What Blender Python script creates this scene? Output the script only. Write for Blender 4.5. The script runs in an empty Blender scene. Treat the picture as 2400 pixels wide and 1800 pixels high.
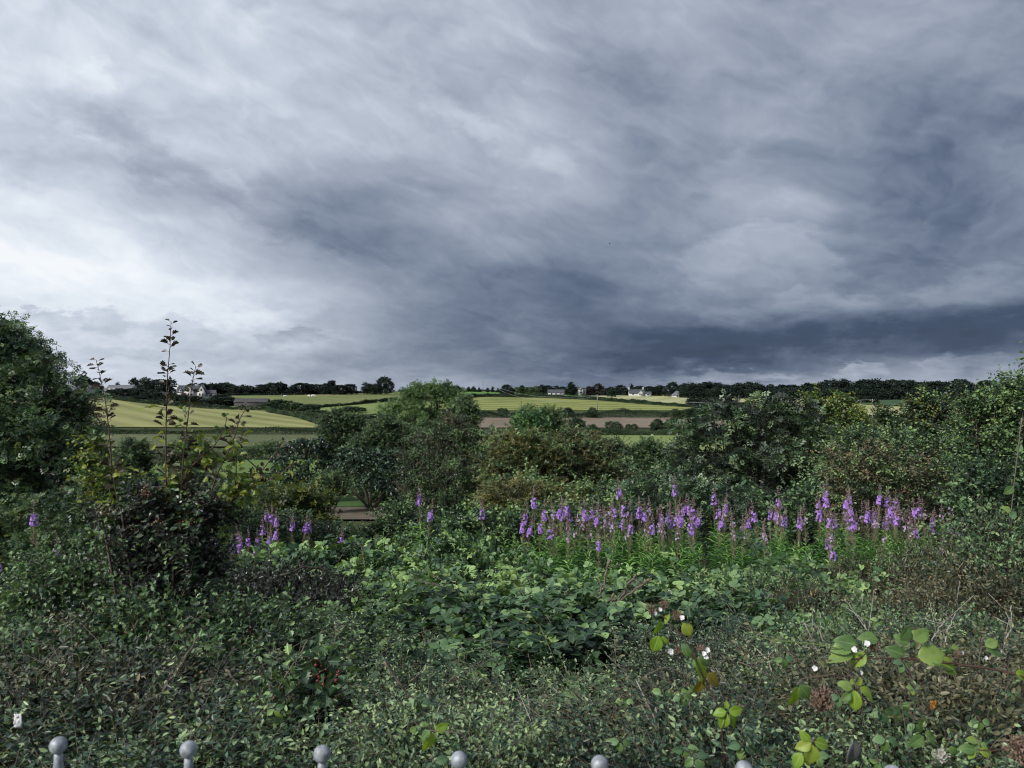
import bpy, math
import numpy as np
R = math.radians
rng = np.random.default_rng(7)
scene = bpy.context.scene
COL = scene.collection
F = 1779.0          # focal length in photo pixels (2400 wide)
E = 1.65            # eye height above the ground by the railing
HY = 900.0          # eye level row

# ------------------------------------------------------------------ camera
cam = bpy.data.cameras.new("camera"); cob = bpy.data.objects.new("camera", cam); COL.objects.link(cob)
cob.location = (0, 0, E); cob.rotation_euler = (R(90), 0, 0)
cam.sensor_width = 36; cam.lens = F / 2400 * 36; cam.clip_start = 0.05; cam.clip_end = 9000
cam.dof.use_dof = True; cam.dof.focus_distance = 5; cam.dof.aperture_fstop = 10.0
scene.camera = cob
scene.view_settings.view_transform = 'Standard'; scene.view_settings.look = 'None'
scene.view_settings.exposure = 0; scene.view_settings.gamma = 1
scene.cycles.pixel_filter_type = 'BLACKMAN_HARRIS'; scene.cycles.filter_width = 1.05
scene.cycles.max_bounces = 6; scene.cycles.diffuse_bounces = 3; scene.cycles.glossy_bounces = 2
scene.cycles.transmission_bounces = 3; scene.cycles.transparent_max_bounces = 8

# ------------------------------------------------------------------ sun + sky
SUN_EL, SUN_AZ = R(36), R(-132)        # azimuth clockwise from +Y (the view direction)
sun = bpy.data.lights.new("sun", 'SUN'); sun.energy = 3.7; sun.angle = R(10); sun.color = (1, .96, .88)
so = bpy.data.objects.new("sun", sun); COL.objects.link(so)
from mathutils import Vector, Matrix
sd = Vector((math.sin(SUN_AZ) * math.cos(SUN_EL), math.cos(SUN_AZ) * math.cos(SUN_EL), math.sin(SUN_EL)))
so.rotation_euler = sd.to_track_quat('Z', 'Y').to_euler()

def s2l(c):
    c = np.asarray(c, float) / 255
    return np.where(c <= .04045, c / 12.92, ((c + .055) / 1.055) ** 2.4)

class NT:
    def __init__(s, nt): s.nt = nt
    def n(s, t, **k):
        x = s.nt.nodes.new(t)
        for a, b in k.items(): setattr(x, a, b)
        return x
    def put(s, sock, v):
        if hasattr(v, 'is_linked') or isinstance(v, bpy.types.NodeSocket): s.nt.links.new(v, sock)
        else: sock.default_value = v
    def m(s, op, a, b=None, c=None, clamp=False):
        x = s.n('ShaderNodeMath', operation=op); x.use_clamp = clamp
        for i, v in enumerate((a, b, c)):
            if v is not None: s.put(x.inputs[i], v)
        return x.outputs[0]
    def v(s, op, a, b=None, sc=None):
        x = s.n('ShaderNodeVectorMath', operation=op); s.put(x.inputs[0], a)
        if b is not None: s.put(x.inputs[1], b)
        if sc is not None: s.put(x.inputs['Scale'], sc)
        return x.outputs[0]
    def noise(s, vec, scale, det=4, rough=.5, dist=0, color=False):
        x = s.n('ShaderNodeTexNoise'); s.put(x.inputs['Vector'], vec)
        x.inputs['Scale'].default_value = scale; x.inputs['Detail'].default_value = det
        x.inputs['Roughness'].default_value = rough; x.inputs['Distortion'].default_value = dist
        return x.outputs[1 if color else 0]
    def ramp(s, fac, stops, interp='LINEAR'):
        x = s.n('ShaderNodeValToRGB'); s.put(x.inputs[0], fac); cr = x.color_ramp; cr.interpolation = interp
        while len(cr.elements) < len(stops): cr.elements.new(.5)
        for e, (p, c) in zip(cr.elements, stops): e.position = p; e.color = (*c, 1)
        return x.outputs[0]
    def mix(s, f, a, b, bt='MIX'):
        x = s.n('ShaderNodeMix', data_type='RGBA', blend_type=bt); s.put(x.inputs[0], f)
        s.put(x.inputs[6], a if not isinstance(a, tuple) else (*a, 1)); s.put(x.inputs[7], b if not isinstance(b, tuple) else (*b, 1))
        return x.outputs[2]

world = bpy.data.worlds.new("World"); scene.world = world; world.use_nodes = True
wt = world.node_tree; wt.nodes.clear(); N = NT(wt)
tc = N.n('ShaderNodeTexCoord'); D = tc.outputs['Generated']
sep = N.n('ShaderNodeSeparateXYZ'); wt.links.new(D, sep.inputs[0]); X, Y, Z = sep.outputs
Ya = N.m('MAXIMUM', N.m('ABSOLUTE', Y), .05)
Zp = N.m('MAXIMUM', Z, 0.0)
u0 = N.m('DIVIDE', X, Ya); v0 = N.m('DIVIDE', Zp, Ya)
# cloud-deck coordinates: the underside of a layer seen in perspective
q = N.m('ADD', Zp, .10)
cx = N.m('DIVIDE', X, q); cy = N.m('DIVIDE', N.m('ABSOLUTE', Y), q)
cmb = N.n('ShaderNodeCombineXYZ'); wt.links.new(cx, cmb.inputs[0]); wt.links.new(cy, cmb.inputs[1]); deck = cmb.outputs[0]
uvc = N.n('ShaderNodeCombineXYZ'); wt.links.new(u0, uvc.inputs[0])
wt.links.new(N.m('MULTIPLY', N.m('POWER', N.m('ADD', v0, .015), .75), 1.7), uvc.inputs[1]); uvv = uvc.outputs[0]
rot = N.n('ShaderNodeVectorRotate', rotation_type='Z_AXIS'); wt.links.new(uvv, rot.inputs['Vector']); rot.inputs['Angle'].default_value = R(24)
strv = N.v('MULTIPLY', rot.outputs[0], (1.0, 1.7, 1.0))
w1 = N.noise(strv, 3.6, 4, .5, .0, True)
w2 = N.noise(uvv, 13, 5, .55, .0, True)
wv = N.v('ADD', N.v('MULTIPLY', N.v('SUBTRACT', w1, (.5, .5, .5)), (.20, .17, 0)), N.v('MULTIPLY', N.v('SUBTRACT', w2, (.5, .5, .5)), (.06, .045, 0)))
sw = N.n('ShaderNodeSeparateXYZ'); wt.links.new(wv, sw.inputs[0])
vs = N.m('MINIMUM', N.m('ADD', N.m('MULTIPLY', v0, 2.2), .12), 1.0)   # calmer warping near the horizon
U = N.m('ADD', u0, N.m('MULTIPLY', sw.outputs[0], vs)); V = N.m('ADD', v0, N.m('MULTIPLY', sw.outputs[1], vs))
gy = [0, 100, 200, 300, 400, 500, 600, 650, 700, 750, 800, 830, 860, 900]
G = np.array([
 [214,212,207,198,193,184,178,174,168,163,160,154,128],
 [217,214,212,205,196,176,180,170,158,146,158,154,140],
 [214,218,210,202,190,190,170,156,162,148,148,144,138],
 [198,180,204,194,182,178,184,160,154,148,142,130,128],
 [226,218,168,178,154,165,174,162,142,150,140,126,134],
 [236,228,212,158,142,150,160,156,148,162,134,120,124],
 [241,237,216,186,146,138,126,130,134,160,126,114,124],
 [238,234,224,190,150,130,124,126,140,128,126,130,118],
 [230,228,230,212,165,124,120,110,124,116,130,116,104],
 [222,226,232,212,165,124,112,110,110, 98, 96, 80, 74],
 [216,212,216,206,170,124,110, 95, 78, 80, 76, 72, 92],
 [216,210,206,192,150,130,114, 96, 82, 98,108,112,122],
 [216,213,202,184,165,138,116,106, 90, 95,130,135,142],
 [216,210,205,190,170,160,142,116,116,152,166,172,168]], float)
Us, S, Vt = np.linalg.svd(G - 150)
us = np.linspace(0, 1, 13); vsm = 1 - np.array(gy) / 900.0
FU = N.m('ADD', N.m('MULTIPLY', U, F / 2400), .5, clamp=True); FV = N.m('MULTIPLY', V, F / 900, clamp=True)
def fcurve(fac, xs, ys):
    c = N.n('ShaderNodeFloatCurve'); wt.links.new(fac, c.inputs['Value']); cm = c.mapping; cu = cm.curves[0]
    cm.clip_min_y = -1; cm.clip_max_y = 1; cm.use_clip = False
    o = np.argsort(xs); xs = np.array(xs)[o]; ys = np.array(ys)[o]
    while len(cu.points) < len(xs): cu.points.new(.5, .5)
    for p, x, y in zip(cu.points, xs, ys): p.location = (float(x), float(y)); p.handle_type = 'AUTO_CLAMPED'
    cm.extend = 'HORIZONTAL'
    cm.update(); return c.outputs[0]
acc = 150.0
for k in range(6):
    a = fcurve(FV, vsm, Us[:, k]); b = fcurve(FU, us, Vt[k, :])
    acc = N.m('ADD', N.m('MULTIPLY', N.m('MULTIPLY', a, b), float(S[k])), acc)
# underside of a broken deck: streets running towards a vanishing point right of the view axis
ub = N.m('MAXIMUM', N.m('SUBTRACT', u0, .05), 0.0)
au = N.m('SUBTRACT', N.m('MULTIPLY', u0, .62), N.m('MULTIPLY', N.m('MULTIPLY', ub, ub), .62))
sv_ = N.m('ADD', N.m('MULTIPLY', N.m('POWER', N.m('ADD', v0, .015), .75), 1.55), N.m('MULTIPLY', au, .9))
pv = N.n('ShaderNodeCombineXYZ'); wt.links.new(u0, pv.inputs[0]); wt.links.new(N.m('MULTIPLY', sv_, 1.0), pv.inputs[1])
wdp = N.v('ADD', pv.outputs[0], N.v('MULTIPLY', N.v('SUBTRACT', N.noise(pv.outputs[0], 5, 4, .55, 0, True), (.5, .5, .5)), (.17, .14, 0)))
def cl(off, sc, det_, ro): return N.noise(N.v('ADD', wdp, off), sc, det_, ro)
nA, nB = cl((0, 0, 0), 4.4, 5, .46), cl((-.010, .026, 0), 4.4, 5, .46)
nC, nD = cl((3, 5, 2), 9, 4, .50), cl((2.996, 5.012, 2), 9, 4, .50)
hz = N.n('ShaderNodeCombineXYZ'); wt.links.new(u0, hz.inputs[0]); wt.links.new(N.m('MULTIPLY', v0, 2.6), hz.inputs[1])
hw = N.v('ADD', hz.outputs[0], N.v('MULTIPLY', N.v('SUBTRACT', w2, (.5, .5, .5)), (.05, .09, 0)))
d5 = N.noise(hw, 10, 6, .56, 0); d6 = N.noise(N.v('ADD', hw, (-.006, .014, 0)), 10, 6, .56, 0)
near0 = N.m('SUBTRACT', 1.0, N.m('MULTIPLY', v0, 6.0), clamp=True)
det = N.m('MULTIPLY', N.m('SUBTRACT', nA, .5), 42)
det = N.m('ADD', det, N.m('MULTIPLY', N.m('SUBTRACT', nA, nB), 118))
det = N.m('ADD', det, N.m('MULTIPLY', N.m('SUBTRACT', nC, nD), 48))
det = N.m('ADD', det, N.m('MULTIPLY', N.m('SUBTRACT', nC, .5), 22))
det = N.m('MULTIPLY', det, N.m('SUBTRACT', 1.0, N.m('MULTIPLY', near0, .55)))
det = N.m('ADD', det, N.m('MULTIPLY', near0, N.m('ADD', N.m('MULTIPLY', N.m('SUBTRACT', d5, .5), 62), N.m('MULTIPLY', N.m('SUBTRACT', d6, d5), 110))))
# individual cloud masses: (px, py, rx, ry, tilt, strength, edge softness, +1 strongest at its top / -1 at its base / 0 even)
w3 = N.noise(uvv, 22, 5, .6, 0, True)
pw = N.n('ShaderNodeCombineXYZ'); wt.links.new(u0, pw.inputs[0]); wt.links.new(v0, pw.inputs[1])
pw = N.v('ADD', pw.outputs[0], N.v('MULTIPLY', N.v('SUBTRACT', w2, (.5, .5, .5)), (.10, .06, 0)))
pw = N.v('ADD', pw, N.v('MULTIPLY', N.v('SUBTRACT', w3, (.5, .5, .5)), (.065, .05, 0)))
CL = [(1790,650,240,140,0,27,.28,1),(1870,755,260,85,6,24,.35,1),(2300,690,200,75,8,20,.4,1),(1640,700,120,60,0,14,.5,1),(540,440,130,40,-27,26,.9,1),(235,195,100,42,-38,22,.7,1),
 (330,350,340,62,-28,-20,.8,0),(700,540,240,52,-22,-16,.8,0),(110,748,80,34,0,-34,.4,1),(245,755,90,50,0,-34,.4,1),(430,780,120,50,0,-26,.4,1),(690,795,95,36,4,-34,.4,1),(300,830,260,22,0,-14,.6,-1),(600,735,150,34,0,18,.9,0),
 (2010,868,80,30,10,44,.4,1),(2250,855,150,30,8,26,.4,1),(1720,886,240,22,2,34,.8,0),(1960,765,620,56,7,-22,.55,-1),(1560,838,420,36,3,-16,.5,-1),(1250,800,110,60,0,12,.5,1),(1640,460,66,28,0,-14,.6,-1),
 (1450,150,190,80,-40,-13,.8,0),(1190,330,300,46,-32,9,.8,0),(1060,250,180,50,-35,10,.8,0),(1500,330,260,50,-25,-9,.8,0),(2080,640,160,60,0,-14,.6,-1),(950,470,220,40,-24,12,.7,1),(860,640,200,40,-16,10,.7,1),(1120,610,200,36,-14,-10,.6,-1),(1350,700,420,130,-4,-9,.9,0),(1500,480,240,70,-12,-9,.9,-1),(720,420,160,46,-26,-9,.8,-1),(900,560,180,46,-20,-10,.6,-1),(2180,470,240,110,10,-8,.8,0),(120,600,240,110,0,10,.9,0)]
for (px_, py_, rx_, ry_, ro_, am_, so_, g_) in CL:
    mp = N.n('ShaderNodeMapping', vector_type='TEXTURE'); wt.links.new(pw, mp.inputs['Vector'])
    mp.inputs['Location'].default_value = ((px_ - 1200) / F, (900 - py_) / F, 0); mp.inputs['Rotation'].default_value = (0, 0, R(ro_)); mp.inputs['Scale'].default_value = (rx_ / F, ry_ / F, 1)
    ln = N.n('ShaderNodeVectorMath', operation='LENGTH'); wt.links.new(mp.outputs[0], ln.inputs[0])
    mr = N.n('ShaderNodeMapRange', interpolation_type='SMOOTHSTEP'); wt.links.new(ln.outputs['Value'], mr.inputs[0]); mr.inputs[1].default_value = 1.0; mr.inputs[2].default_value = max(0.0, 1 - so_ * 1.0); mr.inputs[3].default_value = 0; mr.inputs[4].default_value = 1
    c_ = mr.outputs[0]
    if g_:
        sx_ = N.n('ShaderNodeSeparateXYZ'); wt.links.new(mp.outputs[0], sx_.inputs[0]); c_ = N.m('MULTIPLY', c_, N.m('ADD', N.m('MULTIPLY', sx_.outputs[1], .5 * g_), .5, clamp=True))
    det = N.m('ADD', det, N.m('MULTIPLY', c_, am_))
L = N.m('DIVIDE', N.m('ADD', acc, det), 255.0, clamp=True)
def lc(*c): return tuple(float(x) for x in s2l(c))
ccol = N.ramp(L, [(0, lc(30, 38, 52)), (.30, lc(62, 77, 103)), (.42, lc(98, 111, 134)), (.55, lc(135, 146, 165)), (.68, lc(167, 176, 192)),
                  (.80, lc(199, 208, 222)), (.92, lc(228, 236, 245)), (1, lc(246, 250, 255))])
nish = N.n('ShaderNodeTexSky'); nish.sky_type = 'NISHITA'; nish.sun_disc = False; nish.sun_elevation = SUN_EL; nish.sun_rotation = SUN_AZ
nb = N.n('ShaderNodeBackground'); wt.links.new(nish.outputs[0], nb.inputs[0]); nb.inputs[1].default_value = .1
cb = N.n('ShaderNodeBackground'); wt.links.new(ccol, cb.inputs[0]); cb.inputs[1].default_value = 1.0
ms = N.n('ShaderNodeMixShader'); ms.inputs[0].default_value = .97
wt.links.new(nb.outputs[0], ms.inputs[1]); wt.links.new(cb.outputs[0], ms.inputs[2])
wo = N.n('ShaderNodeOutputWorld'); wt.links.new(ms.outputs[0], wo.inputs[0])

# ------------------------------------------------------------------ materials
def newmat(name):
    m = bpy.data.materials.new(name); m.use_nodes = True; m.node_tree.nodes.clear(); return m, NT(m.node_tree)
def leafmat(name, dark, mid, light, rough=.5, trans=.25, spec=.4, ribc=None, patch=2.0):
    if trans < .3: dark, mid, light = [(c[0] * .90, c[1] * .96, c[2] * 1.12) for c in (dark, mid, light)]
    m, n = newmat(name); a = n.n('ShaderNodeAttribute', attribute_name='tint')
    g = n.n('ShaderNodeNewGeometry')
    f = n.m('ADD', a.outputs['Fac'], n.m('MULTIPLY', n.m('SUBTRACT', n.noise(g.outputs['Position'], patch, 2), .5), .5), clamp=True)
    oi = n.n('ShaderNodeObjectInfo'); f = n.m('ADD', f, n.m('MULTIPLY', n.m('SUBTRACT', oi.outputs['Random'], .5), .30), clamp=True)
    c = n.ramp(f, [(.12, tuple(v * .8 for v in dark)), (.46, tuple(v * .88 for v in mid)), (.80, light)])  # wide tint contrast puts uneven sky reflections into the leaf colour
    if ribc:
        r = n.n('ShaderNodeAttribute', attribute_name='rib')
        c = n.mix(n.m('MULTIPLY', n.m('GREATER_THAN', r.outputs['Fac'], .80), .5), c, ribc)
    p = n.n('ShaderNodeBsdfPrincipled'); n.put(p.inputs['Base Color'], c); p.inputs['Roughness'].default_value = rough
    p.inputs['Specular IOR Level'].default_value = spec
    t = n.n('ShaderNodeBsdfTranslucent'); n.put(t.inputs[0], n.mix(1.0, c, (1.5, 1.5, .55), 'MULTIPLY'))
    x = n.n('ShaderNodeMixShader'); x.inputs[0].default_value = trans
    n.nt.links.new(p.outputs[0], x.inputs[1]); n.nt.links.new(t.outputs[0], x.inputs[2])
    o = n.n('ShaderNodeOutputMaterial'); n.nt.links.new(x.outputs[0], o.inputs[0]); return m
def plain(name, c1, c2=None, rough=.8, scale=8, spec=.3, metal=0, bump=0, stretch=None):
    m, n = newmat(name); p = n.n('ShaderNodeBsdfPrincipled')
    tcn = n.n('ShaderNodeTexCoord'); vec = tcn.outputs['Object']
    if stretch: vec = n.v('MULTIPLY', vec, stretch)
    f = n.noise(vec, scale, 5, .6)
    c = n.ramp(f, [(.3, c1), (.7, c2 or c1)]); n.put(p.inputs['Base Color'], c)
    p.inputs['Roughness'].default_value = rough; p.inputs['Specular IOR Level'].default_value = spec; p.inputs['Metallic'].default_value = metal
    if bump:
        b = n.n('ShaderNodeBump'); b.inputs['Strength'].default_value = bump; n.put(b.inputs['Height'], f); n.nt.links.new(b.outputs[0], p.inputs['Normal'])
    o = n.n('ShaderNodeOutputMaterial'); n.nt.links.new(p.outputs[0], o.inputs[0]); return m

M = {}
M['colit'] = leafmat('pale_cotoneaster_leaf', (0.030, 0.058, 0.030), (0.102, 0.168, 0.078), (0.288, 0.360, 0.156), .4, .18, .5)
M['codark'] = leafmat('dark_cotoneaster_leaf', (0.016, 0.034, 0.022), (0.052, 0.091, 0.055), (0.156, 0.221, 0.111), .36, .12, .6)
M['coton'] = leafmat('cotoneaster_leaf', (0.018, 0.041, 0.023), (0.085, 0.155, 0.079), (0.320, 0.415, 0.170), .40, .15, .5)
M['bramble'] = leafmat('bramble_leaf', (0.027, 0.061, 0.031), (0.116, 0.215, 0.090), (0.329, 0.461, 0.148), .5, .2, .4, (.12, .17, .08))
M['bright'] = leafmat('bright_bramble_leaf', (.14, .24, .03), (.22, .36, .04), (.32, .38, .07), .45, .3, .4, (.42, .50, .16), 70)
M['pale'] = leafmat('pale_bramble_leaf', (.07, .14, .05), (.12, .22, .07), (.24, .34, .09), .45, .3, .4, (.26, .34, .16), 70)
M['autumn'] = leafmat('turning_bramble_leaf', (.20, .17, .03), (.28, .22, .03), (.34, .28, .05), .55, .3, .3)
M['willow'] = leafmat('willowherb_leaf', (0.033, 0.083, 0.033), (0.105, 0.246, 0.088), (0.281, 0.491, 0.124), .5, .25, .35)
M['haw'] = leafmat('hawthorn_leaf', (0.031, 0.062, 0.031), (0.100, 0.177, 0.077), (0.262, 0.370, 0.116), .42, .2, .5)
M['copper'] = leafmat('copper_hawthorn_leaf', (.018, .024, .018), (.038, .046, .034), (.09, .12, .065), .38, .06, .6)
M['young'] = leafmat('young_hawthorn_leaf', (.06, .12, .04), (.11, .19, .06), (.26, .30, .06), .42, .3, .4)
M['shoot'] = leafmat('red_shoot_leaf', (.05, .03, .025), (.08, .055, .035), (.10, .12, .045), .42, .15, .4)
M['elder'] = leafmat('elder_leaf', (0.029, 0.055, 0.029), (0.085, 0.155, 0.066), (0.265, 0.342, 0.155), .4, .18, .5, patch=.8)
M['elderp'] = leafmat('purplish_elder_leaf', (0.029, 0.038, 0.027), (0.085, 0.116, 0.066), (0.233, 0.279, 0.171), .4, .14, .5, patch=.8)
M['ash'] = leafmat('ash_leaf', (0.053, 0.106, 0.042), (0.102, 0.184, 0.061), (0.204, 0.296, 0.112), .5, .25, .35, patch=.4)
M['ivy'] = leafmat('ivy_leaf', (0.020, 0.044, 0.027), (0.059, 0.116, 0.062), (0.171, 0.265, 0.132), .35, .08, .6, patch=.5)
M['olive'] = leafmat('olive_leaf', (.030, .042, .018), (.070, .090, .034), (.22, .20, .065), .5, .2, .4, patch=.6)
M['yellow'] = leafmat('yellow_green_leaf', (.04, .07, .02), (.10, .13, .03), (.24, .24, .05), .5, .25, .35, patch=1.0)
M['brown'] = leafmat('bronzed_leaf', (0.032, 0.045, 0.023), (0.067, 0.085, 0.040), (0.180, 0.162, 0.076), .45, .1, .5, patch=1.5)
M['darkgreen'] = leafmat('dark_shrub_leaf', (0.022, 0.047, 0.025), (0.079, 0.144, 0.062), (0.210, 0.315, 0.114), .45, .15, .4, patch=.6)
M['farleaf'] = leafmat('far_leaf', (.014, .026, .016), (.030, .050, .028), (.060, .088, .040), .7, .1, .2, patch=.08)
M['fardark'] = leafmat('far_dark_leaf', (.012, .021, .016), (.022, .036, .025), (.042, .060, .034), .7, .08, .2, patch=.08)
M['farlight'] = leafmat('far_light_leaf', (.05, .08, .03), (.09, .13, .05), (.15, .20, .08), .7, .1, .2, patch=.1)
M['farred'] = leafmat('far_reddish_leaf', (.025, .022, .018), (.04, .036, .028), (.06, .055, .04), .7, .1, .2, patch=.1)
M['hedge'] = leafmat('hedge_leaf', (0.019, 0.036, 0.019), (0.043, 0.072, 0.034), (0.096, 0.132, 0.054), .7, .1, .2, patch=.15)
M['bark'] = plain('bark', (.05, .04, .032), (.10, .085, .068), .9, 30)
M['twig'] = plain('twig', (.09, .07, .055), (.20, .165, .13), .8, 60)
M['deadtwig'] = plain('dead_twig', (.26, .24, .21), (.38, .36, .32), .85, 60)
M['reddish'] = plain('reddish_stem', (.055, .03, .026), (.12, .065, .05), .75, 90)
M['greenstem'] = plain('green_stem', (.10, .17, .05), (.18, .24, .07), .6, 40)
M['petal'] = plain('willowherb_petal', (.30, .14, .54), (.46, .28, .70), .6, 60)
M['fadedpetal'] = plain('faded_willowherb_petal', (.36, .26, .42), (.48, .36, .52), .6, 60)
M['bud'] = plain('willowherb_bud', (.18, .08, .15), (.30, .18, .22), .7, 80)
M['pod'] = plain('willowherb_seed_pod', (.20, .16, .11), (.32, .26, .20), .7, 80)
M['white'] = plain('white_blossom', (.62, .60, .62), (.80, .78, .80), .6, 80)
M['umbel'] = plain('dull_blossom', (.34, .32, .28), (.55, .53, .47), .7, 60)
M['haws'] = plain('haw_berry', (.13, .02, .02), (.20, .035, .03), .35, 40, .5)
M['tanberry'] = plain('tan_berry', (.26, .15, .06), (.42, .27, .10), .45, 40, .5)
M['redberry'] = plain('brown_red_berry', (.16, .085, .055), (.30, .18, .11), .45, 40, .5)
M['seedhead'] = plain('brown_seedhead', (.12, .075, .05), (.24, .17, .13), .8, 80)
M['lichen'] = plain('lichened_twig', (.22, .20, .07), (.36, .31, .12), .9, 30)

# ------------------------------------------------------------------ mesh builder
def unit(a): return a / np.maximum(np.linalg.norm(a, axis=-1, keepdims=True), 1e-9)
class MB:
    def __init__(s): s.V = []; s.L = []; s.S = []; s.T = []; s.Rb = []; s.n = 0; s.Mi = []
    def add(s, V, faces, tint=None, rib=None, mi=0):
        n, k = V.shape[:2]
        if n == 0: return
        s.V.append(V.reshape(-1, 3)); b = s.n + np.arange(n)[:, None] * k
        tint = np.full(n, .5) if tint is None else tint
        s.T.append(np.repeat(tint, k)); s.Rb.append(np.tile(np.zeros(k) if rib is None else rib, n))
        for f in faces:
            s.L.append((b + np.array(f)[None, :]).ravel()); s.S.append(np.full(n, len(f))); s.Mi.append(np.full(n, mi))
        s.n += n * k
    def raw(s, V, faces, mi=0, tint=.5):
        V = np.asarray(V, float)[None]; s.add(V, faces, np.array([tint]), None, mi)
    def mesh(s, name, mats, smooth=False):
        me = bpy.data.meshes.new(name)
        V = np.concatenate(s.V); L = np.concatenate(s.L); S = np.concatenate(s.S)
        me.vertices.add(len(V)); me.vertices.foreach_set('co', V.astype(np.float32).ravel())
        me.loops.add(len(L)); me.loops.foreach_set('vertex_index', L.astype(np.int32))
        me.polygons.add(len(S)); st = np.concatenate([[0], np.cumsum(S)[:-1]]); me.polygons.foreach_set('loop_start', st.astype(np.int32))
        me.update(calc_edges=True)
        a = me.attributes.new('tint', 'FLOAT', 'POINT'); a.data.foreach_set('value', np.concatenate(s.T).astype(np.float32))
        a = me.attributes.new('rib', 'FLOAT', 'POINT'); a.data.foreach_set('value', np.concatenate(s.Rb).astype(np.float32))
        for m in (mats if isinstance(mats, (list, tuple)) else [mats]): me.materials.append(m)
        mi = np.concatenate(s.Mi)
        if mi.any(): me.polygons.foreach_set('material_index', mi.astype(np.int32))
        if smooth: me.polygons.foreach_set('use_smooth', np.ones(len(S), bool))
        return me
def link(name, me, parent=None):
    o = bpy.data.objects.new(name, me); COL.objects.link(o)
    if parent: o.parent = parent
    return o
def tag(o, label=None, cat=None, group=None, kind=None):
    if label: o['label'] = label
    if cat: o['category'] = cat
    if group: o['group'] = group
    if kind: o['kind'] = kind
    return o
def thing(name, label, cat, loc=(0, 0, 0), group=None, rz=0, sc=(1, 1, 1)):
    o = bpy.data.objects.new(name, None); COL.objects.link(o); o.location = loc; o.rotation_euler = (0, 0, rz); o.scale = sc
    o.empty_display_size = .1
    return tag(o, label, cat, group)
def copies(root, parts, loc, rz, sc, label, cat, group):
    """a thing from prototype parts: [(name, mesh)]"""
    r = thing(root, label, cat, loc, group, rz, sc)
    for pn, me in parts: link(pn, me, r)
    return r
ORD = ['first','second','third','fourth','fifth','sixth','seventh','eighth','ninth','tenth','eleventh','twelfth','thirteenth','fourteenth','fifteenth','sixteenth','seventeenth','eighteenth','nineteenth','twentieth']
def ordl(i, n):
    if n == 1: return 'only'
    if i == 0: return 'leftmost'
    if i == n - 1: return 'rightmost'
    return ORD[i] if i < 20 else str(i + 1) + 'th'

# leaf templates: x across, y along, z up
def half(pts, fold=.25):
    """mirror a half outline (x>0) about the midrib; returns verts, two faces, rib weights"""
    b = [(0, 0, 0)]; r = [(x, y, fold * x) for x, y in pts]; t = [(0, 1, -.08)]
    l = [(-x, y, z) for x, y, z in r]; k = len(r)
    V = np.array(b + r + t + l); V[:, 2] -= .18 * V[:, 1] ** 2
    f1 = (0, *range(1, k + 1), k + 1); f2 = (0, k + 1, *range(2 * k + 1, k + 1, -1))
    rib = np.zeros(len(V)); rib[0] = 1; rib[k + 1] = 1
    return V, [f1, f2], rib
T_OVAL = half([(.22, .3), (.22, .65)])
T_ROUND = half([(.30, .15), (.42, .42), (.30, .75)])
T_PETAL = half([(.30, .25), (.52, .6), (.34, .95)], .15)
T_LANCE = half([(.085, .25), (.08, .6)], .5)
T_HAW = half([(.10, .22), (.34, .36), (.22, .46), (.46, .62), (.24, .66), (.32, .86), (.12, .84)], .3)
T_IVY = half([(.36, .05), (.34, .4), (.14, .6)], .15)
T_DIA = (np.array([(0, 0, 0), (.3, .5, .08), (0, 1, -.05), (-.3, .5, .08)], float), [(0, 1, 2, 3)], np.zeros(4))
def compound(leaf, items):
    Vs, Fs, Rs, b = [], [], [], 0
    V0, F0, R0 = leaf
    for (x, y, ang, s, z) in items:
        c, d = math.cos(ang), math.sin(ang); W = V0 * s
        Vs.append(np.stack([W[:, 0] * c + W[:, 1] * d + x, -W[:, 0] * d + W[:, 1] * c + y, W[:, 2] + z], 1))
        Fs += [tuple(i + b for i in f) for f in F0]; Rs.append(R0); b += len(V0)
    return np.concatenate(Vs), Fs, np.concatenate(Rs)
T_TRI = compound(T_ROUND, [(0, .42, 0, .62, 0), (.03, .38, 1.25, .52, -.03), (-.03, .38, -1.25, .52, -.03)])
T_PIN = compound(T_DIA, [(0, .72, 0, .42, -.12), (.02, .68, 1.05, .40, -.1), (-.02, .68, -1.05, .40, -.1), (.02, .42, 1.15, .38, -.02), (-.02, .42, -1.15, .38, -.02), (.02, .2, 1.25, .3, 0), (-.02, .2, -1.25, .3, 0)])
for T in (T_PIN,): T[0][:, 2] -= .25 * np.abs(T[0][:, 0]) ** 1.2
T_CL = compound(T_DIA, [(0, 0, 0, 1, 0), (.1, .2, 1.6, .8, .2), (-.1, .1, -1.9, .8, -.15)])
# icosahedron
ph = (1 + 5 ** .5) / 2
ICO_V = unit(np.array([(-1, ph, 0), (1, ph, 0), (-1, -ph, 0), (1, -ph, 0), (0, -1, ph), (0, 1, ph), (0, -1, -ph), (0, 1, -ph), (ph, 0, -1), (ph, 0, 1), (-ph, 0, -1), (-ph, 0, 1)], float))
ICO_F = [(0,11,5),(0,5,1),(0,1,7),(0,7,10),(0,10,11),(1,5,9),(5,11,4),(11,10,2),(10,7,6),(7,1,8),(3,9,4),(3,4,2),(3,2,6),(3,6,8),(3,8,9),(4,9,5),(2,4,11),(6,2,10),(8,6,7),(9,8,1)]
def balls(mb, P, r):
    r = np.broadcast_to(r, (len(P),)); mb.add(P[:, None] + ICO_V[None] * r[:, None, None], ICO_F)
def leaves(mb, T, P, Yd, Nn, s, tint, mi=0):
    V, Fc, rib = T
    Yd = unit(Yd); Xd = unit(np.cross(Yd, Nn)); Zd = np.cross(Xd, Yd)
    s = np.broadcast_to(s, (len(P),))[:, None, None]
    W = V[None, :, 0:1] * Xd[:, None] + V[None, :, 1:2] * Yd[:, None] + V[None, :, 2:3] * Zd[:, None]
    mb.add(P[:, None] + W * s, Fc, tint, rib, mi)
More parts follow.
